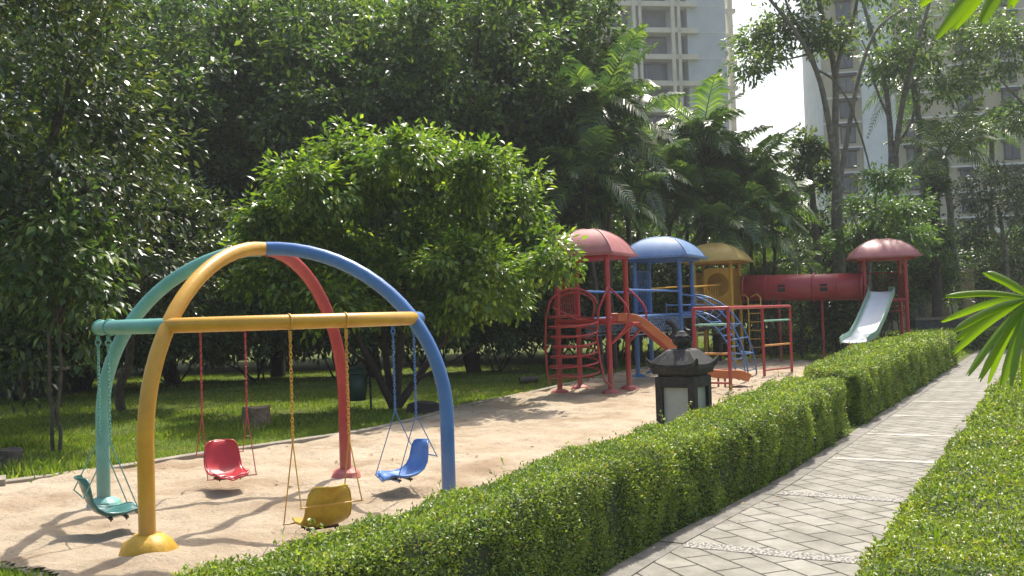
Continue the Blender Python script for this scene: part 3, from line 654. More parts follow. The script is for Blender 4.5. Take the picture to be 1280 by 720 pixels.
branchtree('small tree draped in hanging vines left of the tall forked tree', 42, [([(1024, 400), (1022, 320), (1016, 250), (1012, 200)], .16, .13, 0)],
    [(1012, 185, 24, 24, 16), (1002, 225, 9, 26, 8), (1032, 215, 9, 24, 7), (1022, 280, 22, 18, 8), (985, 262, 14, 30, 8)], 'leaf_vine', 35, bark='bark', L=.24, per=80, spr=.5)
branchtree('vine-wrapped trunk right of the far red roof', 44, [([(1172, 400), (1170, 300), (1168, 210)], .25, .2, 0)],
    [(1168, 230, 15, 34, 13), (1170, 290, 17, 34, 13), (1172, 345, 20, 30, 12)], 'leaf_vine', 36, bark='bark', L=.2, per=80, spr=.45)
branchtree('small-leaved pale speckled tree at the right edge', 40, [([(1262, 400), (1258, 330), (1250, 270), (1240, 230)], .12, .05, 0), ([(1256, 310), (1225, 260), (1215, 240)], .06, .02, 0), ([(1256, 300), (1280, 250)], .06, .02, 0)],
    [(1240, 235, 40, 34, 24), (1225, 290, 30, 30, 14), (1275, 260, 34, 40, 18), (1270, 320, 30, 26, 10)], 'leaf_gloss', 37, L=.16, per=90, spr=.6)
branchtree('grey-green tree behind the stone wall', 52, [([(1210, 400), (1208, 340), (1205, 290)], .16, .1, 0)],
    [(1205, 330, 26, 36, 14), (1235, 345, 20, 30, 8)], 'leaf_dark', 38, L=.24, per=80, spr=.8)
# shrubs behind the play structure
sl = [(690, 40, 3.0, 3.2, 'leaf_dark', 'tall dark shrub behind the nearest red tower'), (775, 41, 3.0, 3.6, 'leaf_dark', 'tall dark shrub behind the bridge'), (850, 42, 2.8, 3.2, 'leaf_mid', 'broad shrub behind the blue tower'),
      (925, 43, 2.8, 2.6, 'leaf_mid', 'broad shrub behind the yellow tower'), (955, 41, 1.4, 2.9, 'leaf_bright', 'bright yellow-green shrub above the tunnel'), (1010, 46, 2.8, 3.4, 'leaf_dark', 'dark shrub behind the middle of the tunnel'),
      (1075, 46, 2.6, 3.4, 'leaf_mid', 'broad shrub just left behind the far red tower'), (1140, 45, 2.4, 3.0, 'leaf_mid', 'shrub just right behind the far red tower'), (1046, 36.5, 1.2, 1.6, 'leaf_dark', 'small dark leafy shrub under the tunnel'),
      (860, 50, 4.2, 6.6, 'leaf_dark', 'tall dark thicket behind the palms above the blue roof'), (940, 50, 3.4, 5.4, 'leaf_dark', 'tall dark thicket behind the palms above the yellow roof'), (745, 46, 4.2, 7.0, 'leaf_dark', 'tall dark thicket behind the palms above the nearest red roof'), (1000, 55, 4, 4.5, 'leaf_dark', 'far dark shrub mass left of the tall forked tree'), (1100, 56, 4, 4.2, 'leaf_dark', 'far dark shrub mass behind the slide tower'), (1190, 60, 3.0, 4.0, 'leaf_dark', 'far dark shrub mass behind the brick gate posts'), (1280, 50, 3, 3.6, 'leaf_dark', 'dark shrub mass at the far right edge')]
for i, (px, Yd, rx, rz, m, lb) in enumerate(sl): shrub(lb, px, Yd, rx, rz, m, 80 + i, int(30 + rx * 22), 100, .2, spread=.7)
# clipped low far hedges
def boxhedge(label, p0, p1, w, h, m, den, L, seed):
    t = thing('hedge', label, 'hedge'); p0 = Vector(p0); p1 = Vector(p1); d = (p1 - p0); ln = d.length; d.normalize(); nrm = Vector((-d.y, d.x, 0))
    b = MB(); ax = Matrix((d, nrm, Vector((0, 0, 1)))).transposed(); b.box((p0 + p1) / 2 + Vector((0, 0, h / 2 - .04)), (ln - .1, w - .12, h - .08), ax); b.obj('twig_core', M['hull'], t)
    N = int(ln * (w + 2 * h) * den); a = rng.random(N) * ln; q = rng.random(N) * (w + 2 * h)
    n = np.where(q < h, 0, np.where(q < h + w, q - h, w)); z = np.where(q < h, q, np.where(q < h + w, h, q - h - w))
    oz = ((q >= h) & (q < h + w)) * 1.0; on = np.where(q < h, -1, np.where(q < h + w, 0, 1))
    pos = np.array(p0)[None] + np.outer(a, d) + np.outer(n - w / 2, nrm) + np.outer(z, [0, 0, 1]) + rng.normal(0, .03, (N, 3))
    nv = np.outer(on, nrm) + np.outer(oz, [0, 0, 1])
    V, T = leaves(pos, nv * .5 + rng.normal(0, .7, (N, 3)), nv + [0, 0, .3] + rng.normal(0, .4, (N, 3)), L * rng.uniform(.6, 1.2, N)); npmesh('foliage', V, T, m, t)
boxhedge('far low clipped hedge behind the tunnel supports', (8.6, 40.5, 0), (15.0, 41.5, 0), 1.6, 1.0, M['hedge'], 260, .12, 1)
boxhedge('far low clipped hedge in front of the stone wall', (15.6, 39.5, 0), (26, 40.5, 0), 1.2, .8, M['hedge'], 260, .12, 2)

N = 26000; wx = rng.uniform(-75, 60, N); wz = rng.random(N) ** .8 * (6.5 + 3 * vnoise(wx, wx * 0, .12, 21)); wy = 78 + rng.normal(0, 1.6, N) + 2 * vnoise(wx, wz, .3, 22)
V, T = leaves(np.stack([wx, wy, wz], 1), rng.normal(size=(N, 3)), rng.normal(size=(N, 3)) + [0, 0, .6], rng.uniform(.5, 1.0, N), .6)
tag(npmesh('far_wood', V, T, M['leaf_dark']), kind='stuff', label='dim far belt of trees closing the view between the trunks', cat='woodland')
# ------------------------------------------------------------------ buildings
M['b_cream'] = mat('cream_concrete', (.72, .66, .54), .8, nscale=1, col2=(.62, .56, .45), bump=.1)
M['b_grey'] = mat('pale_grey_wall', (.56, .60, .63), .8, nscale=.5, col2=(.47, .51, .54), bump=.1)
M['b_white'] = mat('white_wall', (.76, .78, .79), .8, nscale=.5, col2=(.66, .68, .69), bump=.1)
M['b_beige'] = mat('beige_wall', (.52, .46, .34), .8, nscale=.4, col2=(.44, .39, .28), bump=.1)
M['b_dark'] = mat('dark_window_frame', (.075, .07, .065), .6, var=.3)
M['b_line'] = mat('white_floor_band', (.78, .77, .72), .8)
M['b_glass'] = mat('window_glass', (.028, .034, .045), .14, nscale=.7, col2=(.055, .062, .075), spec=.8)
M['b_curtain'] = mat('pale_curtain_behind_glass', (.16, .165, .17), .3, nscale=.9, col2=(.10, .105, .11))
M['b_mull'] = mat('grey_mullion', (.11, .12, .135), .5)
M['brick'] = mat('red_brick_wall', (.24, .10, .07), .9, nscale=3, col2=(.17, .07, .05), bump=.4)
M['stone'] = mat('dark_stone_wall', (.12, .115, .105), .9, nscale=3.5, col2=(.06, .058, .05), bump=.9, bscale=7)
M['post_stone'] = mat('tan_stone', (.26, .21, .13), .9, nscale=3, col2=(.18, .145, .09), bump=.6, bscale=10)
def bobj(b, name, m, t): return b.obj(name, m, t)
# left tower: local x across the face, y away from us
t = thing('apartment_tower', 'left pale high-rise with cream balcony grid and plain grey side wall', 'building', (0, 0, 0))
t.location = (D(857, 60, 118).x, 118, 0); t.rotation_euler = (0, 0, R(8))
H = 62; fh = 3.28
b = MB(); b.box((5.0 / 2 + .3, 6, H / 2), (5.0, 12, H)); b.box((-12, 6.6, H / 2), (24, 10.6, H)); bobj(b, 'wall', M['b_grey'], t)
for k in range(1, int(H / fh)): b = MB(); b.box((2.8, -.012, k * fh + .3), (4.98, .05, .07)); bobj(b, 'joint_line', M['b_line'], t)
cols = [-1.7, -6.6, -11.5, -16.4, -21.3]
for k in range(0, 18):
    z = k * fh
    b = MB(); b.box((-11.5, .1, z + .35), (26.0, 1.5, .62)); bobj(b, 'balcony_beam', M['b_cream'], t)
    if z > 20:
        for j, cx in enumerate(cols[:4]):
            f = MB(); f.box((cx - 2.15, 1.12, z + 1.98), (3.5, .16, 2.5)); fo = bobj(f, 'window', M['b_mull'], t)
            g = MB()
            for q, wq in ((-1.3, .72), (-.45, .78), (.42, .78), (1.27, .7)): g.box((cx - 2.15 + q, 1.03, z + 2.25), (wq, .04, 1.75)); g.box((cx - 2.15 + q, 1.03, z + 1.06), (wq, .04, .5))
            bobj(g, 'pane', M['b_curtain' if random.random() < .35 else 'b_glass'], fo)
for cx in cols:
    b = MB(); b.box((cx - .05, -.55, H / 2), (.42, .5, H)); b.box((cx + .75, -.42, H / 2), (.36, .46, H)); bobj(b, 'column', M['b_cream'], t)
b = MB(); b.box((6.55, 2, H / 2), (.62, .8, H)); bobj(b, 'outer_column', M['b_cream'], t)
for k in range(1, 18):
    b = MB(); b.box((6.0, 2, k * fh + .35), (2.6, .7, .5)); bobj(b, 'link_beam', M['b_cream'], t)
# right tower
t = thing('apartment_tower', 'right wide beige high-rise with a white vertical shaft and dark windows', 'building', (0, 0, 0))
t.location = (D(1026, 100, 104).x, 104, 0); t.rotation_euler = (0, 0, R(-10))
H = 60; fh = 2.72; s = 104 / F
segs = [('b_beige', .0, 4.1), ('b_white', 4.1, 7.2), ('b_beige', 7.2, 40.0)]
for m, a0, a1 in segs:
    b = MB(); off = -.35 if m == 'b_white' else 0
    b.box(((a0 + a1) / 2, 6 + off, H / 2), (a1 - a0, 12, H)); bobj(b, 'wall' if m == 'b_beige' else 'shaft_wall', M[m], t)
b = MB(); b.box((-.12, 6, H / 2), (.35, 12.4, H)); bobj(b, 'corner_strip', M['b_white'], t)
b = MB(); b.box((7.35, -.3, H / 2), (.3, .5, H)); bobj(b, 'corner_strip', M['b_white'], t)
for k in range(1, 22):
    z = k * fh
    b = MB(); b.box((2.05, -.05, z), (4.0, .16, .16)); b.box((23.7, -.05, z), (32.2, .16, .16)); bobj(b, 'floor_band', M['b_line'], t)
    if 2 < z < 48:
        for cx in (2.6, 9.3, 14.6, 19.0, 24.0):
            f = MB(); f.box((cx, -.06, z + 1.45), (1.55, .18, 2.0)); f.box((cx, -.3, z + 2.42), (2.1, .6, .28)); fo = bobj(f, 'window', M['b_dark'], t)
            g = MB(); g.box((cx - .36, -.16, z + 1.35), (.62, .04, 1.6)); g.box((cx + .36, -.16, z + 1.35), (.62, .04, 1.6)); bobj(g, 'pane', M['b_curtain' if random.random() < .35 else 'b_glass'], fo)
# low gate building behind the stone wall
t = thing('low_building', 'low building with a brick band seen between trees beyond the stone wall', 'building', (px2(1150, 66), 66, 0))
b = MB(); b.box((4, 4, 3.2), (18, 7, 6.4)); bobj(b, 'wall', M['b_beige'], t)
b = MB(); b.box((4, .4, 3.0), (18.2, .3, .7)); bobj(b, 'brick_band', M['brick'], t)
for k in range(5):
    b = MB(); b.box((-3 + k * 3.6, .46, 1.3), (2.4, .12, 2.2)); bobj(b, 'opening', M['b_dark'], t)
b = MB(); b.box((4, -.3, 6.5), (19, 8.4, .3)); bobj(b, 'roof', M['b_line'], t)
# stone wall and gate posts
t = thing('stone_wall', 'low dark stone wall with a pale coping at the end of the garden', 'wall')
pa, pb = G(1138, 400), D(1290, 384, 44); x0, x1 = px2(1140, 44), px2(1330, 44)
b = MB(); b.box(((x0 + x1) / 2, 44, .6), (x1 - x0, .5, 1.2)); b.obj('wall', M['stone'], t)
b = MB(); b.box(((x0 + x1) / 2, 44, 1.26), (x1 - x0 + .1, .62, .12)); b.obj('coping', M['concrete'], t)
for i, (px, top, lb) in enumerate(((1177, 340, 'tan stone gate post left of the other behind the low wall'), (1210, 340, 'tan stone gate post right of the other behind the low wall'))):
    t = thing('gate_post', lb, 'post', (px2(px, 47), 47, 0), 'stone gate posts behind the low wall'); z = zz(top, px, 47)
    b = MB(); b.box((0, 0, z / 2), (.42, .42, z), top=.97); b.obj('shaft', M['post_stone'], t)
    b = MB(); b.box((0, 0, z + .06), (.52, .52, .12), top=.8); b.obj('cap', M['post_stone'], t)
# pavilion at the far left
t = thing('pavilion', 'small white arched kiosk with thin dark posts under trees at the far left', 'kiosk', (px2(22, 29), 29, 0))
M['white_wash'] = mat('white_washed_wall', (.62, .6, .55), .8, var=.2, nscale=3)
b = MB(); vs = []
K = 12; prof = [(-.75, .85)] + [(-.75 * math.cos(PI * i / K), 2.75 + .5 * math.sin(PI * i / K)) for i in range(K + 1)] + [(.75, .85)]
n = len(prof)
b.add([(x, 0, z) for x, z in prof] + [(x, 1.6, z) for x, z in prof], [tuple(range(n)), tuple(range(2 * n - 1, n - 1, -1))] + [(i, i + n, (i + 1) % n + n, (i + 1) % n) for i in range(n)])
b.obj('wall', M['white_wash'], t)
b = MB(); b.box((.15, -.06, 1.65), (.9, .1, 1.1)); b.obj('opening', M['black'], t)
b = MB(); b.box((0, .7, .42), (2.6, 2.6, .84)); b.obj('plinth', M['stone'], t)
for x in (-.95, -.35, .3):
    b = MB(); b.tube([(x, -.5, .84), (x, -.5, 2.2)], .05, 8); b.obj('post', M['deck'], t)
t = thing('stone_bench', 'flat stone garden table on thin legs in the shade at the far left', 'table', (px2(48, 25), 25, 0))
b = MB(); b.box((0, 0, .98), (1.3, .6, .08)); b.obj('table_top', M['concrete'], t)
b = MB(); b.tube([(-.45, 0, 0), (-.45, 0, .94)], .05, 8); b.obj('leg', M['bark'], t)
b = MB(); b.tube([(.45, .1, 0), (.45, .1, .94)], .05, 8); b.obj('leg', M['bark'], t)

# ------------------------------------------------------------------ swing frame
CX, CY = SW
FR, RR, HB, HT = 1.93, 1.60, 2.0, 2.78
legs = {'yellow': -107.5, 'blue': -10.0, 'red': 76.0, 'teal': 169.0}
fr = thing('swing_set', 'domed four-legged swing frame of thick yellow, blue, red and teal pipe on the sand', 'swing frame', (CX, CY, 0))
for c, a in legs.items():
    ca, sa = math.cos(R(a)), math.sin(R(a)); z0 = 1.0; pts = [(ca * FR, sa * FR, .03), (ca * FR, sa * FR, .5)]
    for i in range(19):
        q = PI / 2 * i / 18; r = FR * math.cos(q); pts.append((ca * r if i < 18 else 0, sa * r if i < 18 else 0, z0 + (HT - z0) * math.sin(q)))
    if c in ('red', 'teal'): pts[-1] = (ca * .03, sa * .03, HT - .012)
    b = MB(); b.tube(pts, .071, 20); b.obj('leg', M[c], fr)['label'] = c + ' curved pipe leg'
    b = MB()
    s_ = .30 if c != 'yellow' else .345; rot = Matrix.Rotation(R(a + 20), 3, 'Z'); vs = []
    kz = 1.0 if c == 'yellow' else .72; lv = [(1.0, -.04), (.98, .08 * kz), (.82, .17 * kz), (.55, .215 * kz), (.38, .23 * kz)]
    for k, (f_, z) in enumerate(lv):
        for (x, y) in ((-1, -.55), (-.62, -1), (.62, -1), (1, -.55), (1, .55), (.62, 1), (-.62, 1), (-1, .55)):
            v = rot @ Vector((x * s_ * .62 * f_ + rng.normal(0, .006), y * s_ * .62 * f_ + rng.normal(0, .006), 0)); vs.append((ca * FR + v.x, sa * FR + v.y, z + rng.normal(0, .004)))
    fs = [(k * 8 + i, k * 8 + (i + 1) % 8, k * 8 + 8 + (i + 1) % 8, k * 8 + 8 + i) for k in range(4) for i in range(8)] + [tuple(range(32, 40))]
    b.add(vs, fs, c == 'yellow'); b.obj('footing', M[c + '_base'], fr)['label'] = c + ' painted concrete footing'
arc = {'yellow': (-107.5, -10.0), 'blue': (-10.0, 76.0), 'red': (76.0, 169.0), 'teal': (169.0, 252.5)}
for c, (a0, a1) in arc.items():
    b = MB(); b.tube([(RR * math.cos(R(a0 + (a1 - a0) * i / 24)), RR * math.sin(R(a0 + (a1 - a0) * i / 24)), HB) for i in range(25)], .068, 18)
    b.obj('ring_bar', M[c], fr)['label'] = c + ' quarter of the horizontal ring'

def link_chain(b, p0, p1, pitch=.036, r=.0045, n=10):
    p0 = Vector(p0); p1 = Vector(p1); d = (p1 - p0); L = d.length; d.normalize(); k = int(L / pitch)
    s0 = d.orthogonal().normalized(); s1 = d.cross(s0)
    for i in range(k):
        c = p0 + d * (L * (i + .5) / k); u = s0 if i % 2 else s1
        b.tube([c + d * (math.cos(2 * PI * j / n) * pitch * .72) + u * (math.sin(2 * PI * j / n) * .0125) for j in range(n)], r, 5, closed=True)
SEATS = [('red', 122.5, 'red', 'seat_red', 'red plastic swing seat facing the camera on red chains', 0, 0), ('yellow', -58.75, 'yellow', 'seat_yellow', 'mustard yellow swing seat seen from behind on yellow chains', 0, .06),
         ('blue', 33.0, 'blue', 'seat_blue', 'blue plastic swing seat seen side-on by the blue leg', 0, 0), ('teal', 213.0, 'teal', 'seat_teal', 'dark teal swing seat seen side-on by the teal leg', 0, 0)]
def swing(color, a, mc, ms, label, tilt, drop):
    t = thing('swing', label, 'swing', (CX + RR * math.cos(R(a)), CY + RR * math.sin(R(a)), 0), 'swings hanging from the ring of the frame')
    # local frame: +x inward (the way the seat faces), y sideways
    t.rotation_euler = (0, 0, R(a) + PI)
    hw = .265; zc = .92; zf, zb = .215 - drop, .44 - drop; xf, xb = .26, -.24
    for sy in (-1, 1):
        y = sy * hw
        h = MB(); h.tube([(.022 + .072 * math.cos(q), y, HB + .072 * math.sin(q)) for q in [2 * PI * i / 16 for i in range(16)]], .009, 6, closed=True)
        h.box((0, y, HB - .105), (.03, .022, .05)); h.tube([(.024 * math.cos(q), y, HB - .145 + .028 * math.sin(q)) for q in [2 * PI * i / 12 for i in range(12)]], .008, 6, closed=True)
        h.obj('hanger_clamp', M[mc], t)
        c = MB(); link_chain(c, (0, y, HB - .165), (0, y, zc)); c.obj('chain', M[mc], t)
        r = MB(); r.tube([(0, y, zc + .01), (xf, y * 1.06, zf)], .006, 6); r.tube([(0, y, zc + .01), (xb, y * 1.06, zb)], .006, 6); r.obj('hanger_rod', M[mc], t)
    r = MB(); r.tube([(xf, -hw * 1.1, zf), (xf, hw * 1.1, zf)], .007, 6); r.tube([(xb, -hw * 1.1, zb), (xb, hw * 1.1, zb)], .007, 6); r.obj('cross_rod', M[mc], t)
    # moulded bucket seat: profile from front lip to back top
    prof = [(.31, .205), (.285, .235), (.23, .242), (.15, .222), (.05, .212), (-.03, .225), (-.10, .27), (-.15, .345), (-.185, .44), (-.215, .53), (-.24, .585), (-.262, .60)]
    wd = [.155, .185, .20, .208, .212, .214, .214, .21, .202, .185, .155, .12]
    NY = 15; vs = []; 
    for (x, z), w in zip(prof, wd):
        for j in range(NY):
            v = -1 + 2 * j / (NY - 1); up = .045 * abs(v) ** 3; back = max(0, (z - .3)) / .3
            leg = .018 * math.cos(v * PI * 2) * (1 if x > .1 else 0)
            vs.append(Vector((x + .06 * abs(v) ** 3 * min(1, back), v * w, z - drop + up * (1 - min(1, back)) - leg * .6)))
    n1 = len(vs); th = []
    rows = len(prof)
    for i in range(rows):
        i0, i1 = max(i - 1, 0), min(i + 1, rows - 1); tx, tz = prof[i1][0] - prof[i0][0], prof[i1][1] - prof[i0][1]; l_ = math.hypot(tx, tz); nx_, nz_ = (-tz / l_, tx / l_)
        sg = 1
        for j in range(NY): th.append(vs[i * NY + j] + Vector((nx_, 0, nz_)) * .016 * sg)
    q = lambda i, j: i * NY + j
    fs = [(q(i, j), q(i, j + 1), q(i + 1, j + 1), q(i + 1, j)) for i in range(rows - 1) for j in range(NY - 1)]
    fs += [(n1 + f[3], n1 + f[2], n1 + f[1], n1 + f[0]) for f in fs[:]]
    rim = [q(0, j) for j in range(NY)] + [q(i, NY - 1) for i in range(1, rows)] + [q(rows - 1, j) for j in range(NY - 2, -1, -1)] + [q(i, 0) for i in range(rows - 2, 0, -1)]
    for k in range(len(rim)): a_, b_ = rim[k], rim[(k + 1) % len(rim)]; fs.append((a_, n1 + a_, n1 + b_, b_))
    m = MB(); m.add(vs + th, fs, True)
    so = m.obj('seat', M[ms], t)
    # rolled edge
    e = MB(); e.tube([(vs[k] + th[k]) / 2 for k in rim], .012, 6, closed=True); e.obj('rolled_edge', M[ms], so)
    bt = MB()
    for x in (.02, .16):
        bt.box((x, 0, .192 - drop), (.03, .30, .02))
        for y in (-.12, .12): bt.tube([(x, y, .20 - drop), (x, y, .165 - drop)], .008, 6)
    bt.obj('bracket', M['metal_bolt'], t)
    return t
for s_ in SEATS: swing(*s_)

# ------------------------------------------------------------------ play structure
ps = thing('play_structure', 'playground of domed red, blue and yellow towers joined by bridges and a red tunnel', 'playground', (0, 0, 0))
def arcpts(c, r, a0, a1, n, ax1, ax2):
    c = Vector(c); return [c + ax1 * (r * math.cos(a0 + (a1 - a0) * i / n)) + ax2 * (r * math.sin(a0 + (a1 - a0) * i / n)) for i in range(n + 1)]
def tower(cx, cy, rot, s, zp, ze, zt, Wd, paintc, roofm, basem, label, deckz=None):
    rm = Matrix.Rotation(rot, 3, 'Z'); L = lambda x, y, z: rm @ Vector((x, y, 0)) + Vector((cx, cy, z))
    b = MB(); b.box(L(0, 0, zp - .05), (s + .12, s + .12, .08), rm)
    for q in range(4):
        a = [(-1, -1), (1, -1), (1, 1), (-1, 1)][q]; c = [(-1, -1), (1, -1), (1, 1), (-1, 1)][(q + 1) % 4]
        b.tube([L(a[0] * s / 2, a[1] * s / 2, zp - .12), L(c[0] * s / 2, c[1] * s / 2, zp - .12)], .035, 8)
    tw = b.obj('tower', M[paintc], ps); tw['label'] = label
    for (x, y) in ((-1, -1), (1, -1), (1, 1), (-1, 1)):
        b = MB(); b.tube([L(x * s / 2, y * s / 2, 0), L(x * s / 2, y * s / 2, ze)], .064, 14); [b.tube([L(x * s / 2, y * s / 2, q_), L(x * s / 2, y * s / 2, q_ + .07)], .073, 14) for q_ in (zp - .16, ze - .14, zp + .55)]; b.obj('post', M[paintc], tw)
        b = MB(); prof = [(.24, -.02), (.24, .06), (.20, .12), (.12, .16), (.07, .17)]; b.lathe(L(x * s / 2, y * s / 2, 0), prof, 8, smooth=False); b.obj('footing', M[basem], tw)
    # square cloister dome: four curved panels and an eave
    h = zt - ze; N = 12; b = MB(); w = Wd / 2 * .94; T0 = R(24)
    def dprof(i):
        th = T0 + (PI / 2 - T0) * i / N; return w * math.cos(th) / math.cos(T0), ze + .06 + (h - .06) * (math.sin(th) - math.sin(T0)) / (1 - math.sin(T0))
    for q in range(4):
        r4 = rm @ Matrix.Rotation(q * PI / 2, 3, 'Z'); vs = []
        for i in range(N + 1):
            ww, z = dprof(i)
            if i == N: ww = .015
            for k in range(9):
                v = -1 + 2 * k / 8; bul = 1 + .04 * (1 - v * v); vs.append(r4 @ Vector((ww * v, -ww * bul, 0)) + Vector((cx, cy, z)))
        b.add(vs, [(i * 9 + k, i * 9 + k + 1, i * 9 + k + 10, i * 9 + k + 9) for i in range(N) for k in range(8)], True)
    for q in range(4):
        r4 = rm @ Matrix.Rotation(q * PI / 2, 3, 'Z'); b.tube([r4 @ Vector((dprof(i)[0], -dprof(i)[0], 0)) + Vector((cx, cy, dprof(i)[1])) for i in range(N)], .016, 6)
    b.box(L(0, 0, ze + .035), (Wd, Wd, .06), rm)
    b.obj('roof', M[roofm], tw)
    b = MB(); b.box(L(0, 0, ze - .03), (Wd * .8, Wd * .8, .06), rm); b.obj('roof_frame', M[paintc], tw)
    return tw, L
def barpanel(p0, p1, z0, z1, n, r, m, parent, name='railing'):
    b = MB(); p0 = Vector((p0[0], p0[1], 0)); p1 = Vector((p1[0], p1[1], 0)); up = Vector((0, 0, 1))
    b.tube([p0 + up * z0, p1 + up * z0], r * 1.2, 6); b.tube([p0 + up * z1, p1 + up * z1], r * 1.4, 6)
    for i in range(1, n): q = p0.lerp(p1, i / n); b.tube([q + up * z0, q + up * z1], r, 6)
    return b.obj(name, m, parent)
s = 1.32; al = R(-26)
# nearest red tower
c1 = (1.98, 23.85)
tw1, L1 = tower(*c1, al, s, 1.86, 3.37, 4.08, 1.86, 'red', 'roof_red', 'red_base', 'nearest red tower with a domed roof')
h_ = s / 2
barpanel(L1(-h_, -h_ + .08, 0), L1(-h_, h_ - .08, 0), 1.95, 3.0, 8, .014, M['red'], tw1)
b = MB()   # spiral climbing coil
cc_ = L1(-.02, -h_ - .56, 0); rr_ = .56
pts = []
for i in range(161):
    q = i / 160; a = 2 * PI * 6.6 * q + .6; rad_ = rr_ * (1 + .05 * math.sin(9 * q)); pts.append((cc_.x + rad_ * math.cos(a) * 1.0, cc_.y + rad_ * math.sin(a) * .85, .42 + 1.55 * q + .05 * math.sin(a * 1.0)))
b.tube(pts, .023, 8)
ux = Vector((1, -.2, 0)).normalized(); uz = Vector((0, 0, 1))
b.tube([cc_ + ux * (-.60) + uz * .33, cc_ + ux * (-.66) + uz * .6, cc_ + ux * (-.69) + uz * 1.2, cc_ + ux * (-.66) + uz * 1.9] + arcpts(cc_ + uz * 2.1, .6, PI, .25, 10, ux, uz * .82), .026, 8)
b.tube([cc_ + ux * .86 + uz * .24, cc_ + ux * .7 + uz * .4, cc_ + ux * .6 + uz * .9, cc_ + ux * .54 + uz * 1.5, cc_ + ux * .62 + uz * 2.1, cc_ + ux * .8 + uz * 2.5, L1(h_, -h_, 2.62)], .026, 8)
uy = Vector((.2, 1, 0)).normalized()
b.tube([cc_ + uy * .48 + uz * 1.86] + arcpts(cc_ + uz * 2.15 + uy * .2, .5, PI, 0, 8, ux, uz * .7) + [cc_ + uy * .5 + ux * .4 + uz * 1.86], .022, 8)
b.obj('coil_climber', M['red'], tw1)
for (x, y) in ((h_, -h_), (h_, h_)):
    b = MB(); base_ = L1(x, y, 0); out = (L1(x + 1, y, 0) - base_).normalized(); b.tube([base_ + uz * 2.62] + [base_ + out * (.52 * math.sin(PI * i / 10)) + uz * (2.62 - 1.4 * i / 10) for i in range(1, 10)] + [base_ + uz * 1.22], .026, 8); b.obj('safety_hoop', M['red'], tw1)
b = MB(); b.tube([L1(h_, -h_, 1.2), L1(h_ + .55, -h_ + .2, 1.7)], .028, 8); b.tube([L1(h_, h_, 1.2), L1(h_ + .55, h_ - .2, 1.7)], .028, 8); b.tube([L1(h_ + .55, -h_ + .1, 1.72), L1(h_ + .55, h_ - .1, 1.72)], .03, 8); b.obj('brace', M['red'], tw1)
def slide(path, w, mb, me, mr, wall=.13, parent=ps, label=None, rr2=.022, mbed2=None):
    P = [Vector(p) for p in smooth_line(path, 5)]; n = len(P); bed = MB(); wl_ = MB(); rl = MB(); S1 = []
    for i in range(n):
        t_ = P[min(i + 1, n - 1)] - P[max(i - 1, 0)]; sd = Vector((t_.y, -t_.x, 0)).normalized(); up = sd.cross(t_.normalized()).normalized()
        if up.z < 0: up = -up
        S1.append((P[i], sd, up))
    for dz in (0,):
        vs = []
        for p, sd, up in S1:
            for k in range(7):
                v = -1 + 2 * k / 6; vs.append(p + sd * (w / 2 * v) + up * (.03 * v * v))
            for k in range(7):
                v = 1 - 2 * k / 6; vs.append(p + sd * (w / 2 * v) + up * (.03 * v * v - .025))
        bed.add(vs, [(i * 14 + k, i * 14 + (k + 1) % 14, i * 14 + 14 + (k + 1) % 14, i * 14 + 14 + k) for i in range(n - 1) for k in range(14)] + [tuple(range(14)), tuple(len(vs) - 14 + k for k in range(14))], True)
    bo = bed.obj('slide', mb, parent)
    if label: bo['label'] = label
    for sg in (-1, 1):
        vs = []
        for p, sd, up in S1:
            a = p + sd * (sg * (w / 2 + .003)); vs += [a - up * .03, a + sd * sg * .03 - up * .03, a + sd * sg * .03 + up * wall, a + up * wall]
        wl_.add(vs, [(i * 4 + k, i * 4 + (k + 1) % 4, i * 4 + 4 + (k + 1) % 4, i * 4 + 4 + k) for i in range(n - 1) for k in range(4)] + [(0, 1, 2, 3), tuple(len(vs) - 4 + k for k in range(4))], False)
        rl.tube([p + sd * (sg * (w / 2 + .018)) + up * (wall + .01) for p, sd, up in S1], rr2, 8)
    wl_.obj('side_wall', me, bo); rl.obj('side_rail', mr, bo); return bo
sl0 = L1(h_ + .02, 0, 1.84)
ex = Vector((.985, .17, 0)).normalized()
q = lambda d, z, o=0: tuple(Vector((sl0.x, sl0.y, 0)) + ex * d + Vector((0, 0, z)))
so = slide([q(-.1, 1.80), q(.15, 1.79), q(.45, 1.70), q(.95, 1.30), q(1.55, .78), q(2.05, .42), q(2.45, .32), q(2.95, .30), q(3.2, .20)], .5, M['slide_red'], M['slide_orange'], M['slide_orange'], .14, tw1, 'orange slide with red bed')
b = MB()
for d, o in ((2.6, .22), (2.6, -.22), (2.2, .22), (2.2, -.22)):
    sd = Vector((ex.y, -ex.x, 0)); p_ = Vector((sl0.x, sl0.y, 0)) + ex * d + sd * o; b.tube([p_, p_ + uz * .33], .025, 8)
b.obj('slide_leg', M['red'], so)
# blue tower
c2 = (4.53, 28.6)
tw2, L2 = tower(*c2, al, s * 1.02, 1.92, 3.52, 4.20, 2.16, 'blue', 'roof_blue', 'blue_base', 'blue tower with a domed roof')
barpanel(L2(-h_, -h_ + .08, 0), L2(-h_, h_ - .08, 0), 2.0, 3.2, 8, .014, M['blue'], tw2)
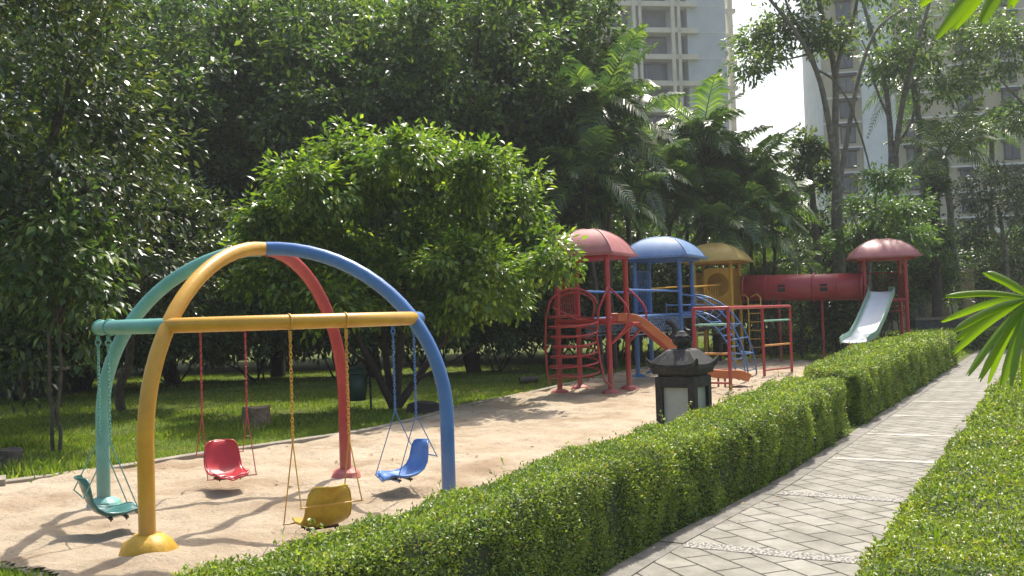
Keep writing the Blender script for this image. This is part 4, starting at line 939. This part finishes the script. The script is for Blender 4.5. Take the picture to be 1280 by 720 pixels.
# bridge red - blue
A0, A1 = L1(-h_ + .2, h_, 0), L1(h_, h_, 0); B0, B1 = L2(-h_, -h_, 0), L2(h_, -h_, 0)
b = MB()
def plank_bridge(b, a0, a1, b0, b1, z0, z1, sag):
    n = 14; vs = []
    for i in range(n + 1):
        t_ = i / n; z = z0 + (z1 - z0) * t_ - sag * 4 * t_ * (1 - t_); p0 = a0.lerp(b0, t_); p1 = a1.lerp(b1, t_)
        for p in (p0, p1): vs += [Vector((p.x, p.y, z)), Vector((p.x, p.y, z - .05))]
    b.add(vs, [f for i in range(n) for f in ((i * 4, i * 4 + 2, i * 4 + 6, i * 4 + 4), (i * 4 + 1, i * 4 + 5, i * 4 + 7, i * 4 + 3), (i * 4, i * 4 + 4, i * 4 + 5, i * 4 + 1), (i * 4 + 2, i * 4 + 3, i * 4 + 7, i * 4 + 6))])
plank_bridge(b, A0, A1, B0, B1, 1.86, 1.92, 0.0); bro = b.obj('bridge', M['blue'], ps); bro['label'] = 'blue bridge with net sides between the red and the blue tower'
b = MB(); b.tube([A0 + uz * 2.55, B0 + uz * 2.55], .03, 8); b.tube([A1 + uz * 2.55, B1 + uz * 2.55], .03, 8)
b.obj('handrail', M['blue'], bro)
M['net'] = mat('pale_blue_rope', (.22, .33, .45), .6, nscale=9, col2=(.05, .12, .28))
b = MB()
for (a_, c_) in ((A1, B1), (A0, B0)):
    d = c_ - a_; Ln = d.length; n = int(Ln / .075)
    for i in range(n):
        for j in range(5):
            z = 1.50 + j * .075; p0 = a_ + d * (i / n) + uz * z; p1 = a_ + d * ((i + 1) / n) + uz * z; mdl = (p0 + p1) / 2
            if (i + j) % 2: b.tube([p0 - uz * .036, p1 + uz * .036], .012, 4, cap=False)
            else: b.tube([p0 + uz * .036, p1 - uz * .036], .012, 4, cap=False)
    b.tube([a_ + uz * 1.40, c_ + uz * 1.40], .014, 6)
b.obj('net', M['net'], bro)
# yellow tower
c3 = (7.4, 34.6)
tw3, L3 = tower(*c3, al, s, 2.15, 3.66, 4.38, 2.25, 'yellow', 'roof_yellow', 'yellow_base', 'yellow tower with a domed roof')
barpanel(L3(-h_, -h_ + .08, 0), L3(-h_, h_ - .08, 0), 2.2, 3.3, 8, .014, M['yellow'], tw3)
def holepanel(p0, p1, z0, z1, r, zc, m, parent, th=.04):
    p0 = Vector((p0.x, p0.y, 0)); p1 = Vector((p1.x, p1.y, 0)); d = (p1 - p0); w = d.length; d.normalize(); nrm = Vector((-d.y, d.x, 0)); n = 32; vs = []
    mid = (p0 + p1) / 2
    for off in (-th / 2, th / 2):
        for i in range(n):
            a = 2 * PI * i / n; ca, sa = math.cos(a), math.sin(a); vs.append(mid + d * (r * ca) + uz * (zc + r * sa) + nrm * off)
        for i in range(n):
            a = 2 * PI * i / n; ca, sa = math.cos(a), math.sin(a); up_ = (z1 - zc) if sa > 0 else (zc - z0); k = min((w / 2) / max(abs(ca), 1e-6), up_ / max(abs(sa), 1e-6)); vs.append(mid + d * (k * ca) + uz * (zc + k * sa) + nrm * off)
    fs = []
    for i in range(n):
        j = (i + 1) % n; fs += [(i, j, n + j, n + i), (2 * n + i, 3 * n + i, 3 * n + j, 2 * n + j), (i, 2 * n + i, 2 * n + j, j), (n + i, n + j, 3 * n + j, 3 * n + i)]
    b = MB(); b.add(vs, fs); return b.obj('round_hole_panel', m, parent)
b = MB(); b.box(L3(0, h_, 2.8), (s - .1, .04, 1.3), Matrix.Rotation(al, 3, 'Z')); b.obj('added_dark_backing', M['yellow'], tw3)  # added panel, blocks the light behind the round hole so it looks dark
# tunnel from yellow to far red tower
Yt0, Yt1 = 34.9, 33.2
ta = D(930, 360.5, Yt0); tb_ = D(1079, 358, Yt1)
c4 = ((D(1108, 400, 33.2)).x, 33.4)
tw4, L4 = tower(*c4, R(-14), s, 2.2, 3.56, 4.26, 2.3, 'red', 'roof_red', 'red_base', 'far red tower with a domed roof and the big slide')
holepanel(L3(-h_, -h_ - .0, 0) + Vector((.35, -.05, 0)), L3(h_, -h_, 0) + Vector((0, -.02, 0)), 2.05, 3.45, .42, 2.85, M['yellow'], tw3)
b = MB(); dT = (tb_ - ta).normalized(); n = 26; pts = [ta.lerp(tb_, i / n) for i in range(n + 1)]
def pipe(b, p0, p1, r, th, n=28):
    d = (p1 - p0).normalized(); u = uz - d * d.z; u.normalize(); w_ = d.cross(u); vs = []
    for p in (p0, p1):
        for rad_ in (r, r - th):
            for k in range(n): a = 2 * PI * k / n; vs.append(p + (u * math.cos(a) + w_ * math.sin(a)) * rad_)
    fs = []
    for k in range(n):
        j = (k + 1) % n; fs += [(k, j, 2 * n + j, 2 * n + k), (n + k, 3 * n + k, 3 * n + j, n + j), (k, n + k, n + j, j), (2 * n + k, 2 * n + j, 3 * n + j, 3 * n + k)]
    b.add(vs, fs, True)
pipe(b, ta, tb_, .47, .03); 
tm = ta.lerp(tb_, .60)
pipe(b, tm - dT * .04, tm + dT * .04, .52, .05)
[pipe(b, ta.lerp(tb_, k) - dT * .012, ta.lerp(tb_, k) + dT * .012, .478, .02) for k in (.2, .4, .8)]
pipe(b, ta - dT * .02, ta + dT * .06, .51, .05); pipe(b, tb_ - dT * .06, tb_ + dT * .02, .51, .05)
b.box((ta + tb_) / 2 + Vector((0, -.475, -.02)), ((tb_ - ta).length, .02, .03), Matrix.Rotation(math.atan2(dT.y, dT.x), 3, 'Z'))
M['tunnel'] = mat('red_tunnel_fibreglass', (.38, .05, .055), .36, nscale=1.6, col2=(.30, .035, .04))
tn = b.obj('tunnel', M['tunnel'], ps); tn['label'] = 'red crawl tunnel between the yellow and the far red tower'
for k in (.29, .64):
    p_ = ta.lerp(tb_, k); b = MB(); ax_ = Matrix.Rotation(math.atan2(dT.y, dT.x), 3, 'Z'); b.box(p_ + Vector((0, -.455, -.03)), (.34, .07, .34), ax_); wo = b.obj('window', M['red'], tn)
    b = MB(); b.box(p_ + Vector((0, -.498, -.03)), (.26, .03, .26), ax_); b.obj('pane', M['black'], wo)
b = MB(); p_ = ta.lerp(tb_, .66); b.tube([(p_.x, p_.y, 0), (p_.x, p_.y, p_.z - .45)], .045, 10); b.obj('support_post', M['red'], tn)
b = MB(); p_ = ta.lerp(tb_, .3); b.tube([(p_.x, p_.y, 0), (p_.x, p_.y, p_.z - .45)], .045, 10); b.obj('support_post', M['red'], tn)
# tyre bridge blue - yellow
C0, C1 = L2(h_, h_ * .2, 0), L3(-h_, -h_, 0)
b = MB(); b.tube([L2(-h_, h_, 2.68), L3(-h_, -h_, 2.85)], .028, 8); b.tube([L2(h_, h_, 2.68), L3(h_ * .4, -h_, 2.85)], .028, 8)
for i in range(1, 10):
    p_ = L2(h_, h_, 2.68).lerp(L3(h_ * .4, -h_, 2.85), i / 10)
    if i > 3: b.tube([p_, p_ - uz * .8], .014, 6)
b.obj('bridge_railing', M['yellow'], tw3)
def tyre(c, ax1, ax2, ax3, r=.31, w=.19):
    b = MB(); N = 28; prof = [(r * .55, -w * .36), (r * .66, -w * .5), (r * .88, -w * .5), (r, -w * .34), (r, w * .34), (r * .88, w * .5), (r * .66, w * .5), (r * .55, w * .36), (r * .72, 0)]
    vs = []
    for i in range(N):
        a = 2 * PI * i / N
        for rr_, o in prof: vs.append(Vector(c) + ax1 * (rr_ * math.cos(a)) + ax2 * (rr_ * math.sin(a)) + ax3 * o)
    k = len(prof); b.add(vs, [(i * k + j, i * k + (j + 1) % k, ((i + 1) % N) * k + (j + 1) % k, ((i + 1) % N) * k + j) for i in range(N) for j in range(k)], True); return b
dd = (Vector(c3) - Vector(c2)); 
TB = []
for (x, y, Yd, rot_) in ((834, 413, 26.7, -50), (862, 405, 29.6, -42), (877, 402, 30.8, -38), (890, 400, 32, -34), (902, 398, 33.2, -30)):
    p_ = D(x, y, Yd); a3 = Matrix.Rotation(R(rot_ + 90 + 60), 3, 'Z') @ Vector((1, 0, 0)); a3 = Vector((-.55, -.83, 0)).normalized() if x == 836 else Vector((.42, .9, 0)).normalized()
    a1 = Vector((a3.y, -a3.x, 0)); to = tyre(p_, a1, uz, a3, .33 if x == 836 else .30).obj('tyre', M['rubber'], ps)
    TB.append(p_)
b = MB()
for p_ in TB: b.tube([p_ + uz * .28, Vector((p_.x, p_.y, 2.2))], .012, 5)
b.tube([Vector((p.x, p.y, 2.15)) for p in TB], .02, 6); b.obj('tyre_hanger', M['blue'], ps)
# blue arched climber
st0 = L2(h_, -h_, 0); st1 = L2(h_, h_, 0); gl = D(945, 474, 27.2); gr2 = D(958, 470, 28.0)
en0 = Vector((6.55, 27.0, 0)); en1 = Vector((6.98, 27.75, 0))
def arch_rail(p0, p1, z0, sink=0.0, bow=.0):
    o = []
    for i in range(17):
        th = PI / 2 * i / 16; d = math.sin(th); z = z0 * math.cos(th) if True else 0
        o.append(Vector((p0.x + (p1.x - p0.x) * d, p0.y + (p1.y - p0.y) * d, max(0, z))))
    return o
u0 = arch_rail(st0, en0, 2.45); u1 = arch_rail(st1, en1, 2.45)
sh = Vector((-.38, -.05, 0))
l0 = arch_rail(st0, en0 + sh * .9, 1.95); l1 = arch_rail(st1, en1 + sh * .9, 1.95)
b = MB()
for r_ in (u0, u1, l0, l1): b.tube(r_, .024, 8)
for i in (3, 6, 9, 11, 13, 15):
    b.tube([u0[i], u1[i]], .019, 6); b.tube([l0[i], l1[i]], .019, 6); b.tube([u0[i], l0[max(0, i - 1)]], .015, 6); b.tube([u1[i], l1[max(0, i - 1)]], .015, 6)
b.obj('arched_climber', M['blue'], tw2)
# yellow ladder
b = MB(); la = D(936, 400, 34.0); lb_ = la + Vector((.42, -.1, 0))
for p_ in (la, lb_): b.tube([(p_.x, p_.y, 0), (p_.x, p_.y, 2.35), (p_.x - .1, p_.y + .12, 2.48), (p_.x - .25, p_.y + .3, 2.4)], .026, 8)
for k in range(7): b.tube([(la.x, la.y, .3 + k * .3), (lb_.x, lb_.y, .3 + k * .3)], .02, 6)
b.obj('ladder', M['yellow'], tw3)
# far red tower details
barpanel(L4(-h_, h_, 0), L4(h_, h_, 0), 2.3, 3.1, 7, .015, M['red'], tw4)
b = MB(); b.box(L4(h_, 0, 2.62), (.04, s - .1, .85), Matrix.Rotation(R(-14), 3, 'Z')); b.obj('side_panel', M['red'], tw4)
b = MB(); b.box(L4(-h_, 0, 2.9), (.05, s - .05, 1.1), Matrix.Rotation(R(-14), 3, 'Z')); b.obj('tunnel_end_panel', M['red'], tw4)
b = MB(); b.tube([L4(h_, h_, 1.9), L4(-h_, h_, 1.9)], .02, 6); b.tube([L4(h_, -h_, 2.05), L4(h_, h_, 2.05)], .02, 6); b.tube([L4(0, -h_, 1.75), L4(h_, -h_, 1.75)], .02, 6); b.obj('cross_bar', M['red'], tw4)
top = D(1102, 366, 32.7); bot = D(1077, 424, 30.4)
sp = [tuple(top + Vector((0, .35, .02))), tuple(top)] + [tuple(top.lerp(bot, k) + uz * (-.10 * math.sin(PI * k))) for k in (.25, .5, .75, .86)]
e1 = Vector(sp[-1]); dd_ = (bot - top); dd_.z = 0; dd_.normalize()
sp += [tuple(e1 + dd_ * .35 - uz * .10), tuple(e1 + dd_ * .95 - uz * .16), tuple(e1 + dd_ * 1.3 - uz * .24)]
so = slide(sp, .78, M['slide_white'], M['slide_green'], M['slide_green'], .15, tw4, 'wide pale slide with green sides')
b = MB()
for o in (.36, -.36):
    sd = Vector((dd_.y, -dd_.x, 0)); p_ = e1 + dd_ * .5 + sd * o; b.tube([(p_.x, p_.y, 0), (p_.x, p_.y, p_.z - .12)], .03, 8)
b.obj('slide_leg', M['red'], so)

# ------------------------------------------------------------------ monkey bars
mb_ = thing('monkey_bars', 'red overhead ladder frame with mint and orange end rungs behind the stone lantern', 'monkey bars')
p1, p2, p3, p4 = (Vector(v) for v in ((4.42, 23.5, 0), (5.15, 23.0, 0), (7.02, 27.2, 0), (8.35, 29.2, 0)))
p4 = Vector((D(987.5, 400, 28.3).x, 28.3, 0)); p3 = Vector((D(953, 400, 27.2).x, 27.2, 0))
Hm = 2.02
def frame_top():
    b = MB(); b.tube([p1 + uz * Hm, p2 + uz * Hm], .04, 10, round_end=True); b.tube([p3 + uz * Hm, p4 + uz * Hm], .04, 10, round_end=True)
    b.tube([p2 + uz * Hm, p4 + uz * (Hm)], .04, 10); b.tube([p1 + uz * Hm, p3 + uz * Hm], .04, 10)
    return b.obj('top_frame', M['red'], mb_)
frame_top()
for p_ in (p1, p2, p3, p4): b = MB(); b.tube([p_, p_ + uz * (Hm - .03)], .042, 10); b.obj('post', M['red'], mb_)
b = MB(); pm = p1.lerp(p3, .0) ; pm = Vector((D(962, 400, 31).x, 31, 0)); 
for k in range(1, 9):
    t_ = k / 9; b = MB(); b.tube([p1.lerp(p3, t_) + uz * Hm, p2.lerp(p4, t_) + uz * Hm], .02, 8); b.obj('rung', M['red'], mb_)
for (a_, c_) in ((p1, p2), (p3, p4)):
    b = MB(); b.tube([a_ + uz * 1.62, c_ + uz * 1.62], .028, 8); b.obj('rung', M['mint'], mb_)['label'] = 'mint green end rung'
    b = MB(); b.tube([a_ + uz * .92, c_ + uz * .92], .028, 8); b.obj('rung', M['orange'], mb_)['label'] = 'orange end rung'
    b = MB(); b.tube([a_ + uz * .22, c_ + uz * .22], .028, 8); b.obj('rung', M['red'], mb_)

# ------------------------------------------------------------------ stone lantern
t = thing('stone_lantern', 'black stone garden lantern with a peaked roof and pale panes behind the hedge', 'lantern', (2.09, 11.95, 0))
t.rotation_euler = (0, 0, R(-34))
b = MB()
for (x, y) in ((-1, -1), (1, -1), (1, 1), (-1, 1)): b.box((x * .215, y * .215, .62), (.09, .09, 1.1))
b.box((0, 0, .10), (.60, .60, .20)); b.box((0, 0, .36), (.515, .515, .34)); b.box((0, 0, 1.12), (.515, .515, .13)); b.box((0, 0, 1.20), (.46, .46, .06))
b.obj('body', M['lava'], t)
for k in range(4):
    r4 = Matrix.Rotation(k * PI / 2, 3, 'Z'); b = MB(); b.box(r4 @ Vector((0, -.205, .79)), (.34, .02, .54), r4); b.obj('pane', M['frost'], t)
b = MB(); e = .28
lv = [(e, 1.22, 0), (e + .02, 1.28, .0), (e + .02, 1.33, .0), (.16, 1.50, 0), (.12, 1.52, 0)]
vs = []
for r_, z, _ in lv:
    for q in range(4):
        r4 = Matrix.Rotation(q * PI / 2, 3, 'Z')
        for k in range(6):
            v = -1 + 2 * k / 6; lift = .035 * abs(v) ** 3 if r_ > .3 and z > 1.25 else 0
            vs.append(r4 @ Vector((r_ * v, -r_, z + lift)))
n = 24
fs = [(i * n + k, i * n + (k + 1) % n, (i + 1) * n + (k + 1) % n, (i + 1) * n + k) for i in range(len(lv) - 1) for k in range(n)] + [tuple(range(n))[::-1], tuple(range(4 * n, 5 * n))]
b.add(vs, fs)
for q in range(4):     # upturned corner horns
    r4 = Matrix.Rotation(q * PI / 2, 3, 'Z'); hn = [(.26, .26, 1.30), (.30, .30, 1.34), (.325, .325, 1.385), (.338, .338, 1.42)]
    b.tube([r4 @ Vector((x, -y, z)) for x, y, z in hn], [.04, .036, .024, .008], 6)
b.obj('roof', M['lava'], t)
b = MB(); b.lathe((0, 0, 1.5), [(.075, 0), (.065, .03), (.06, .05), (.10, .075), (.115, .11), (.11, .14), (.085, .155), (.10, .165), (.075, .19), (.06, .195), (.055, .225), (.03, .24), (.0, .245)], 14)
for k in range(7): a = 2 * PI * k / 7; b.tube([(.09 * math.cos(a), .09 * math.sin(a), 1.61), (.107 * math.cos(a), .107 * math.sin(a), 1.66), (.085 * math.cos(a), .085 * math.sin(a), 1.69)], [.028, .022, .006], 6)
b.obj('finial', M['lava'], t)

# ------------------------------------------------------------------ lawn things
def stump(name, p, r, h, label, m, seed, topm=None):
    rr = np.random.default_rng(seed); t = thing(name, label, 'tree stump', (p.x, p.y, 0)); K = 20; vs = []
    ph = rr.uniform(0, 6, 3)
    for z, f in ((-.03, 1.18), (.06, 1.06), (h * .5, 1.0), (h, .97)):
        for k in range(K): a = 2 * PI * k / K; q = r * f * (1 + .07 * math.sin(3 * a + ph[0]) + .04 * math.sin(7 * a + ph[1])); vs.append((q * math.cos(a), q * math.sin(a), z + (.02 * math.sin(2 * a + ph[2]) if z == h else 0)))
    b = MB(); b.add(vs, [(i * K + k, i * K + (k + 1) % K, (i + 1) * K + (k + 1) % K, (i + 1) * K + k) for i in range(3) for k in range(K)], True); b.obj('bark', M[m], t)
    b = MB(); b.add(vs[-K:], [tuple(range(K))]); b.obj('cut_top', M[topm or 'stump_top'], t)
stump('tree_stump', G(321, 536), .26, .42, 'pale sawn tree stump standing in the grass between the red swing and yellow pipe', 'bark_brown', 1)
stump('tree_stump', G(528, 518), .33, .24, 'dark low tree stump beside the stems of the bright green tree', 'bark_dark', 2, 'bark')
stump('tree_stump', G(8, 585), .22, .26, 'small brown stump in the weeds at the left edge', 'bark', 3, 'bark')
t = thing('cut_log', 'short cut log lying at the lawn edge left of the nearest red tower', 'log', (0, 0, 0)); p = G(662, 480)
b = MB(); b.tube([(p.x - .28, p.y, .1), (p.x + .25, p.y + .1, .12)], .11, 10); b.obj('bark', M['bark'], t)
p = G(447, 513); t = thing('litter_bin', 'dark green round litter bin hung on a post left of the bright tree stems', 'bin', (p.x, p.y, 0))
b = MB(); b.lathe((0, 0, .22), [(0, 0), (.19, 0), (.22, .3), (.225, .58), (.20, .58)], 20); b.obj('bucket', M['bin'], t)
b = MB(); b.lathe((0, 0, .82), [(.24, 0), (.235, .03), (.15, .13), (0, .17)], 20); b.obj('lid', M['bin'], t)
for x in (-.27, .29): b = MB(); b.tube([(x, .05, 0), (x, .05, .92)], .025, 8); b.obj('post', M['steel'], t)
b = MB(); b.tube([(-.27, .05, .6), (.29, .05, .6)], .015, 6); b.obj('crossbar', M['steel'], t)
# tall grass tufts by the stumps and kerb, fallen leaves
tl = []
for (x, y, n_) in ((20, 560, 380), (40, 590, 260), (340, 536, 160), (300, 540, 110), (120, 590, 200), (60, 600, 150)):
    c = G(x, y); N = n_; pos = np.stack([c.x + rng.normal(0, .25, N), c.y + rng.normal(0, .2, N), np.zeros(N)], 1)
    tl.append(leaves(pos, np.stack([rng.normal(0, .5, N), rng.normal(0, .5, N), np.ones(N)], 1), rdir(N), .2 * rng.uniform(.5, 1.3, N), .14))
V, T = cat(tl); tag(npmesh('weeds', V, T, M['grass']), kind='stuff', label='longer grass and weeds round the stumps and kerb', cat='weeds')
N = 420; pos = np.stack([rng.uniform(-7, 6, N), rng.uniform(8, 30, N), np.full(N, .075)], 1); ok = inside(pos[:, 0], pos[:, 1], poly); pos[ok, 2] = .055
M['dead'] = leafmat('fallen_dry_leaves', (.16, .09, .04), (.3, .19, .09), (.38, .28, .12), .1, .7)
sp2 = rng.uniform(-1, 16, 150); q2 = np.where(rng.random(150) < .6, rng.uniform(.2, .5, 150), rng.uniform(.4, 1.8, 150)) + bend(sp2); xy = O + np.outer(sp2, PT) + np.outer(q2, PN)
pos = np.concatenate([pos, np.column_stack([xy, np.full(150, .032)])]); N = len(pos)
V, T = leaves(pos, np.stack([rng.normal(size=N), rng.normal(size=N), np.full(N, .1)], 1), np.array([0, 0, 1.0]) + rng.normal(0, .25, (N, 3)), np.where(np.arange(N) < 420, rng.uniform(.04, .09, N), rng.uniform(.02, .04, N))); tag(npmesh('fallen_leaves', V, T, M['dead']), kind='stuff', label='scattered dry fallen leaves on sand and lawn', cat='leaves')

# ------------------------------------------------------------------ near fan palm at the right edge
t = thing('fan_palm', 'bright green fan palm reaching into the right edge of view', 'palm')
def blade_fan(hub, tips, Yd, wpx, name='leaf_blade', blunt=True):
    hub3 = D(hub[0], hub[1], Yd)
    for i, (x, y, dY) in enumerate(tips):
        tp = D(x, y, Yd + dY); d = tp - hub3; L = d.length; dn = d.normalized(); view = (tp - CP).normalized(); sd = dn.cross(view).normalized(); nr = sd.cross(dn)
        w = wpx * Yd / F * rng.uniform(.85, 1.15); vs = []; K = 12; tw_ = rng.uniform(-.6, .6)
        sd2 = (sd * math.cos(tw_) + nr * math.sin(tw_)); nr2 = sd2.cross(dn)
        for k in range(K + 1):
            q_ = k / K; ww = w * min(1, (q_ * 3 + .12)) * (1 if q_ < .85 else (1 - (q_ - .85) / .15 * .55)); c = hub3 + d * q_ + Vector((0, 0, 1)) * (.05 * L * math.sin(PI * q_))
            for v in (-1, -.5, 0, .5, 1):
                vs.append(c + sd2 * (ww * v) + nr2 * (abs(v) * ww * .55 - (.16 * ww if abs(v) == .5 else 0)) + dn * (rng.uniform(-.008, .008) if k == K else 0))
        b = MB(); b.add(vs, [(k * 5 + j, k * 5 + j + 1, k * 5 + j + 6, k * 5 + j + 5) for k in range(K) for j in range(4)], True); b.obj(name, M['palm_near'], t)
blade_fan((1288, 372), [(1230, 340, .1), (1183, 370, .0), (1178, 402, .15), (1188, 399, .0), (1192, 414, -.05), (1196, 424, .1), (1193, 441, .0), (1210, 468, -.05), (1225, 474, 0), (1236, 479, .1), (1252, 480, 0), (1264, 481, -.1), (1278, 486, .05), (1292, 484, 0), (1306, 470, .1), (1330, 440, .1), (1345, 400, .1)], 2.55, 4.9)
blade_fan((1305, -95), [(1128, 2, 0), (1150, 8, .1), (1172, 46, 0), (1192, 36, .08), (1226, 28, 0), (1100, -40, .1), (1120, -80, 0), (1262, 10, .1), (1300, 5, 0), (1340, 0, .1)], 1.9, 8.0)
st = Vector((1.78, 2.75, 0)); b = MB(); b.tube([st, (1.76, 2.72, 1.4), (1.74, 2.62, 2.3)], [.035, .03, .025], 10); b.obj('trunk', M['bark'], t)
b = MB(); h1 = D(1288, 372, 2.55); h2 = D(1305, -95, 1.9)
b.tube([(1.745, 2.66, 1.9), (1.6, 2.62, 2.1), tuple(h1)], .008, 7); b.tube([(1.74, 2.62, 2.3), (1.5, 2.3, 2.8), tuple(h2)], .008, 7); b.obj('leaf_stalk', M['stalk'], t)
# a few broad weeds in the low hedge
for i, (x, y, lb) in enumerate(((1172, 690, 'upright blade-leaved weed growing through the low hedge near the bottom'), (1258, 545, 'broad-leaved weed poking out of the low hedge near its back'))):
    c = G(x, y, .38); t = thing('weed', lb, 'plant', (c.x, c.y, 0)); b = MB()
    for k in range(5):
        a = k * 1.3 + i; vs = []; hgt = .20 if i == 0 else .14; sp_ = .03 if i == 0 else .11
        for j in range(6):
            q_ = j / 5; w_ = (.008 if i == 0 else .02) * math.sin(PI * (q_ * .9 + .08)); cx_ = Vector((math.cos(a) * sp_ * q_, math.sin(a) * sp_ * q_, .36 + hgt * q_)); sd = Vector((-math.sin(a), math.cos(a), 0)); vs += [cx_ - sd * w_, cx_ + sd * w_]
        b.add(vs, [(j * 2, j * 2 + 1, j * 2 + 3, j * 2 + 2) for j in range(5)], True)
    b.obj('leaf', M['palm_near'], t)
    b = MB(); b.tube([(0, 0, 0), (0, 0, .37)], .005, 5); b.obj('stem', M['stalk'], t)

# ------------------------------------------------------------------ air
b = MB(); b.box((20, 90, 34), (420, 240, 70))
hz = b.obj('haze', []); 
m = bpy.data.materials.new('thin_haze'); m.use_nodes = True; n = m.node_tree.nodes; n.remove(n['Principled BSDF'])
pv = n.new('ShaderNodeVolumePrincipled'); pv.inputs['Density'].default_value = .0006; pv.inputs['Color'].default_value = (.93, .96, 1, 1); pv.inputs['Anisotropy'].default_value = .35
m.node_tree.links.new(pv.outputs[0], n['Material Output'].inputs['Volume']); hz.data.materials.append(m); tag(hz, kind='stuff', label='thin humid haze in the air', cat='haze')
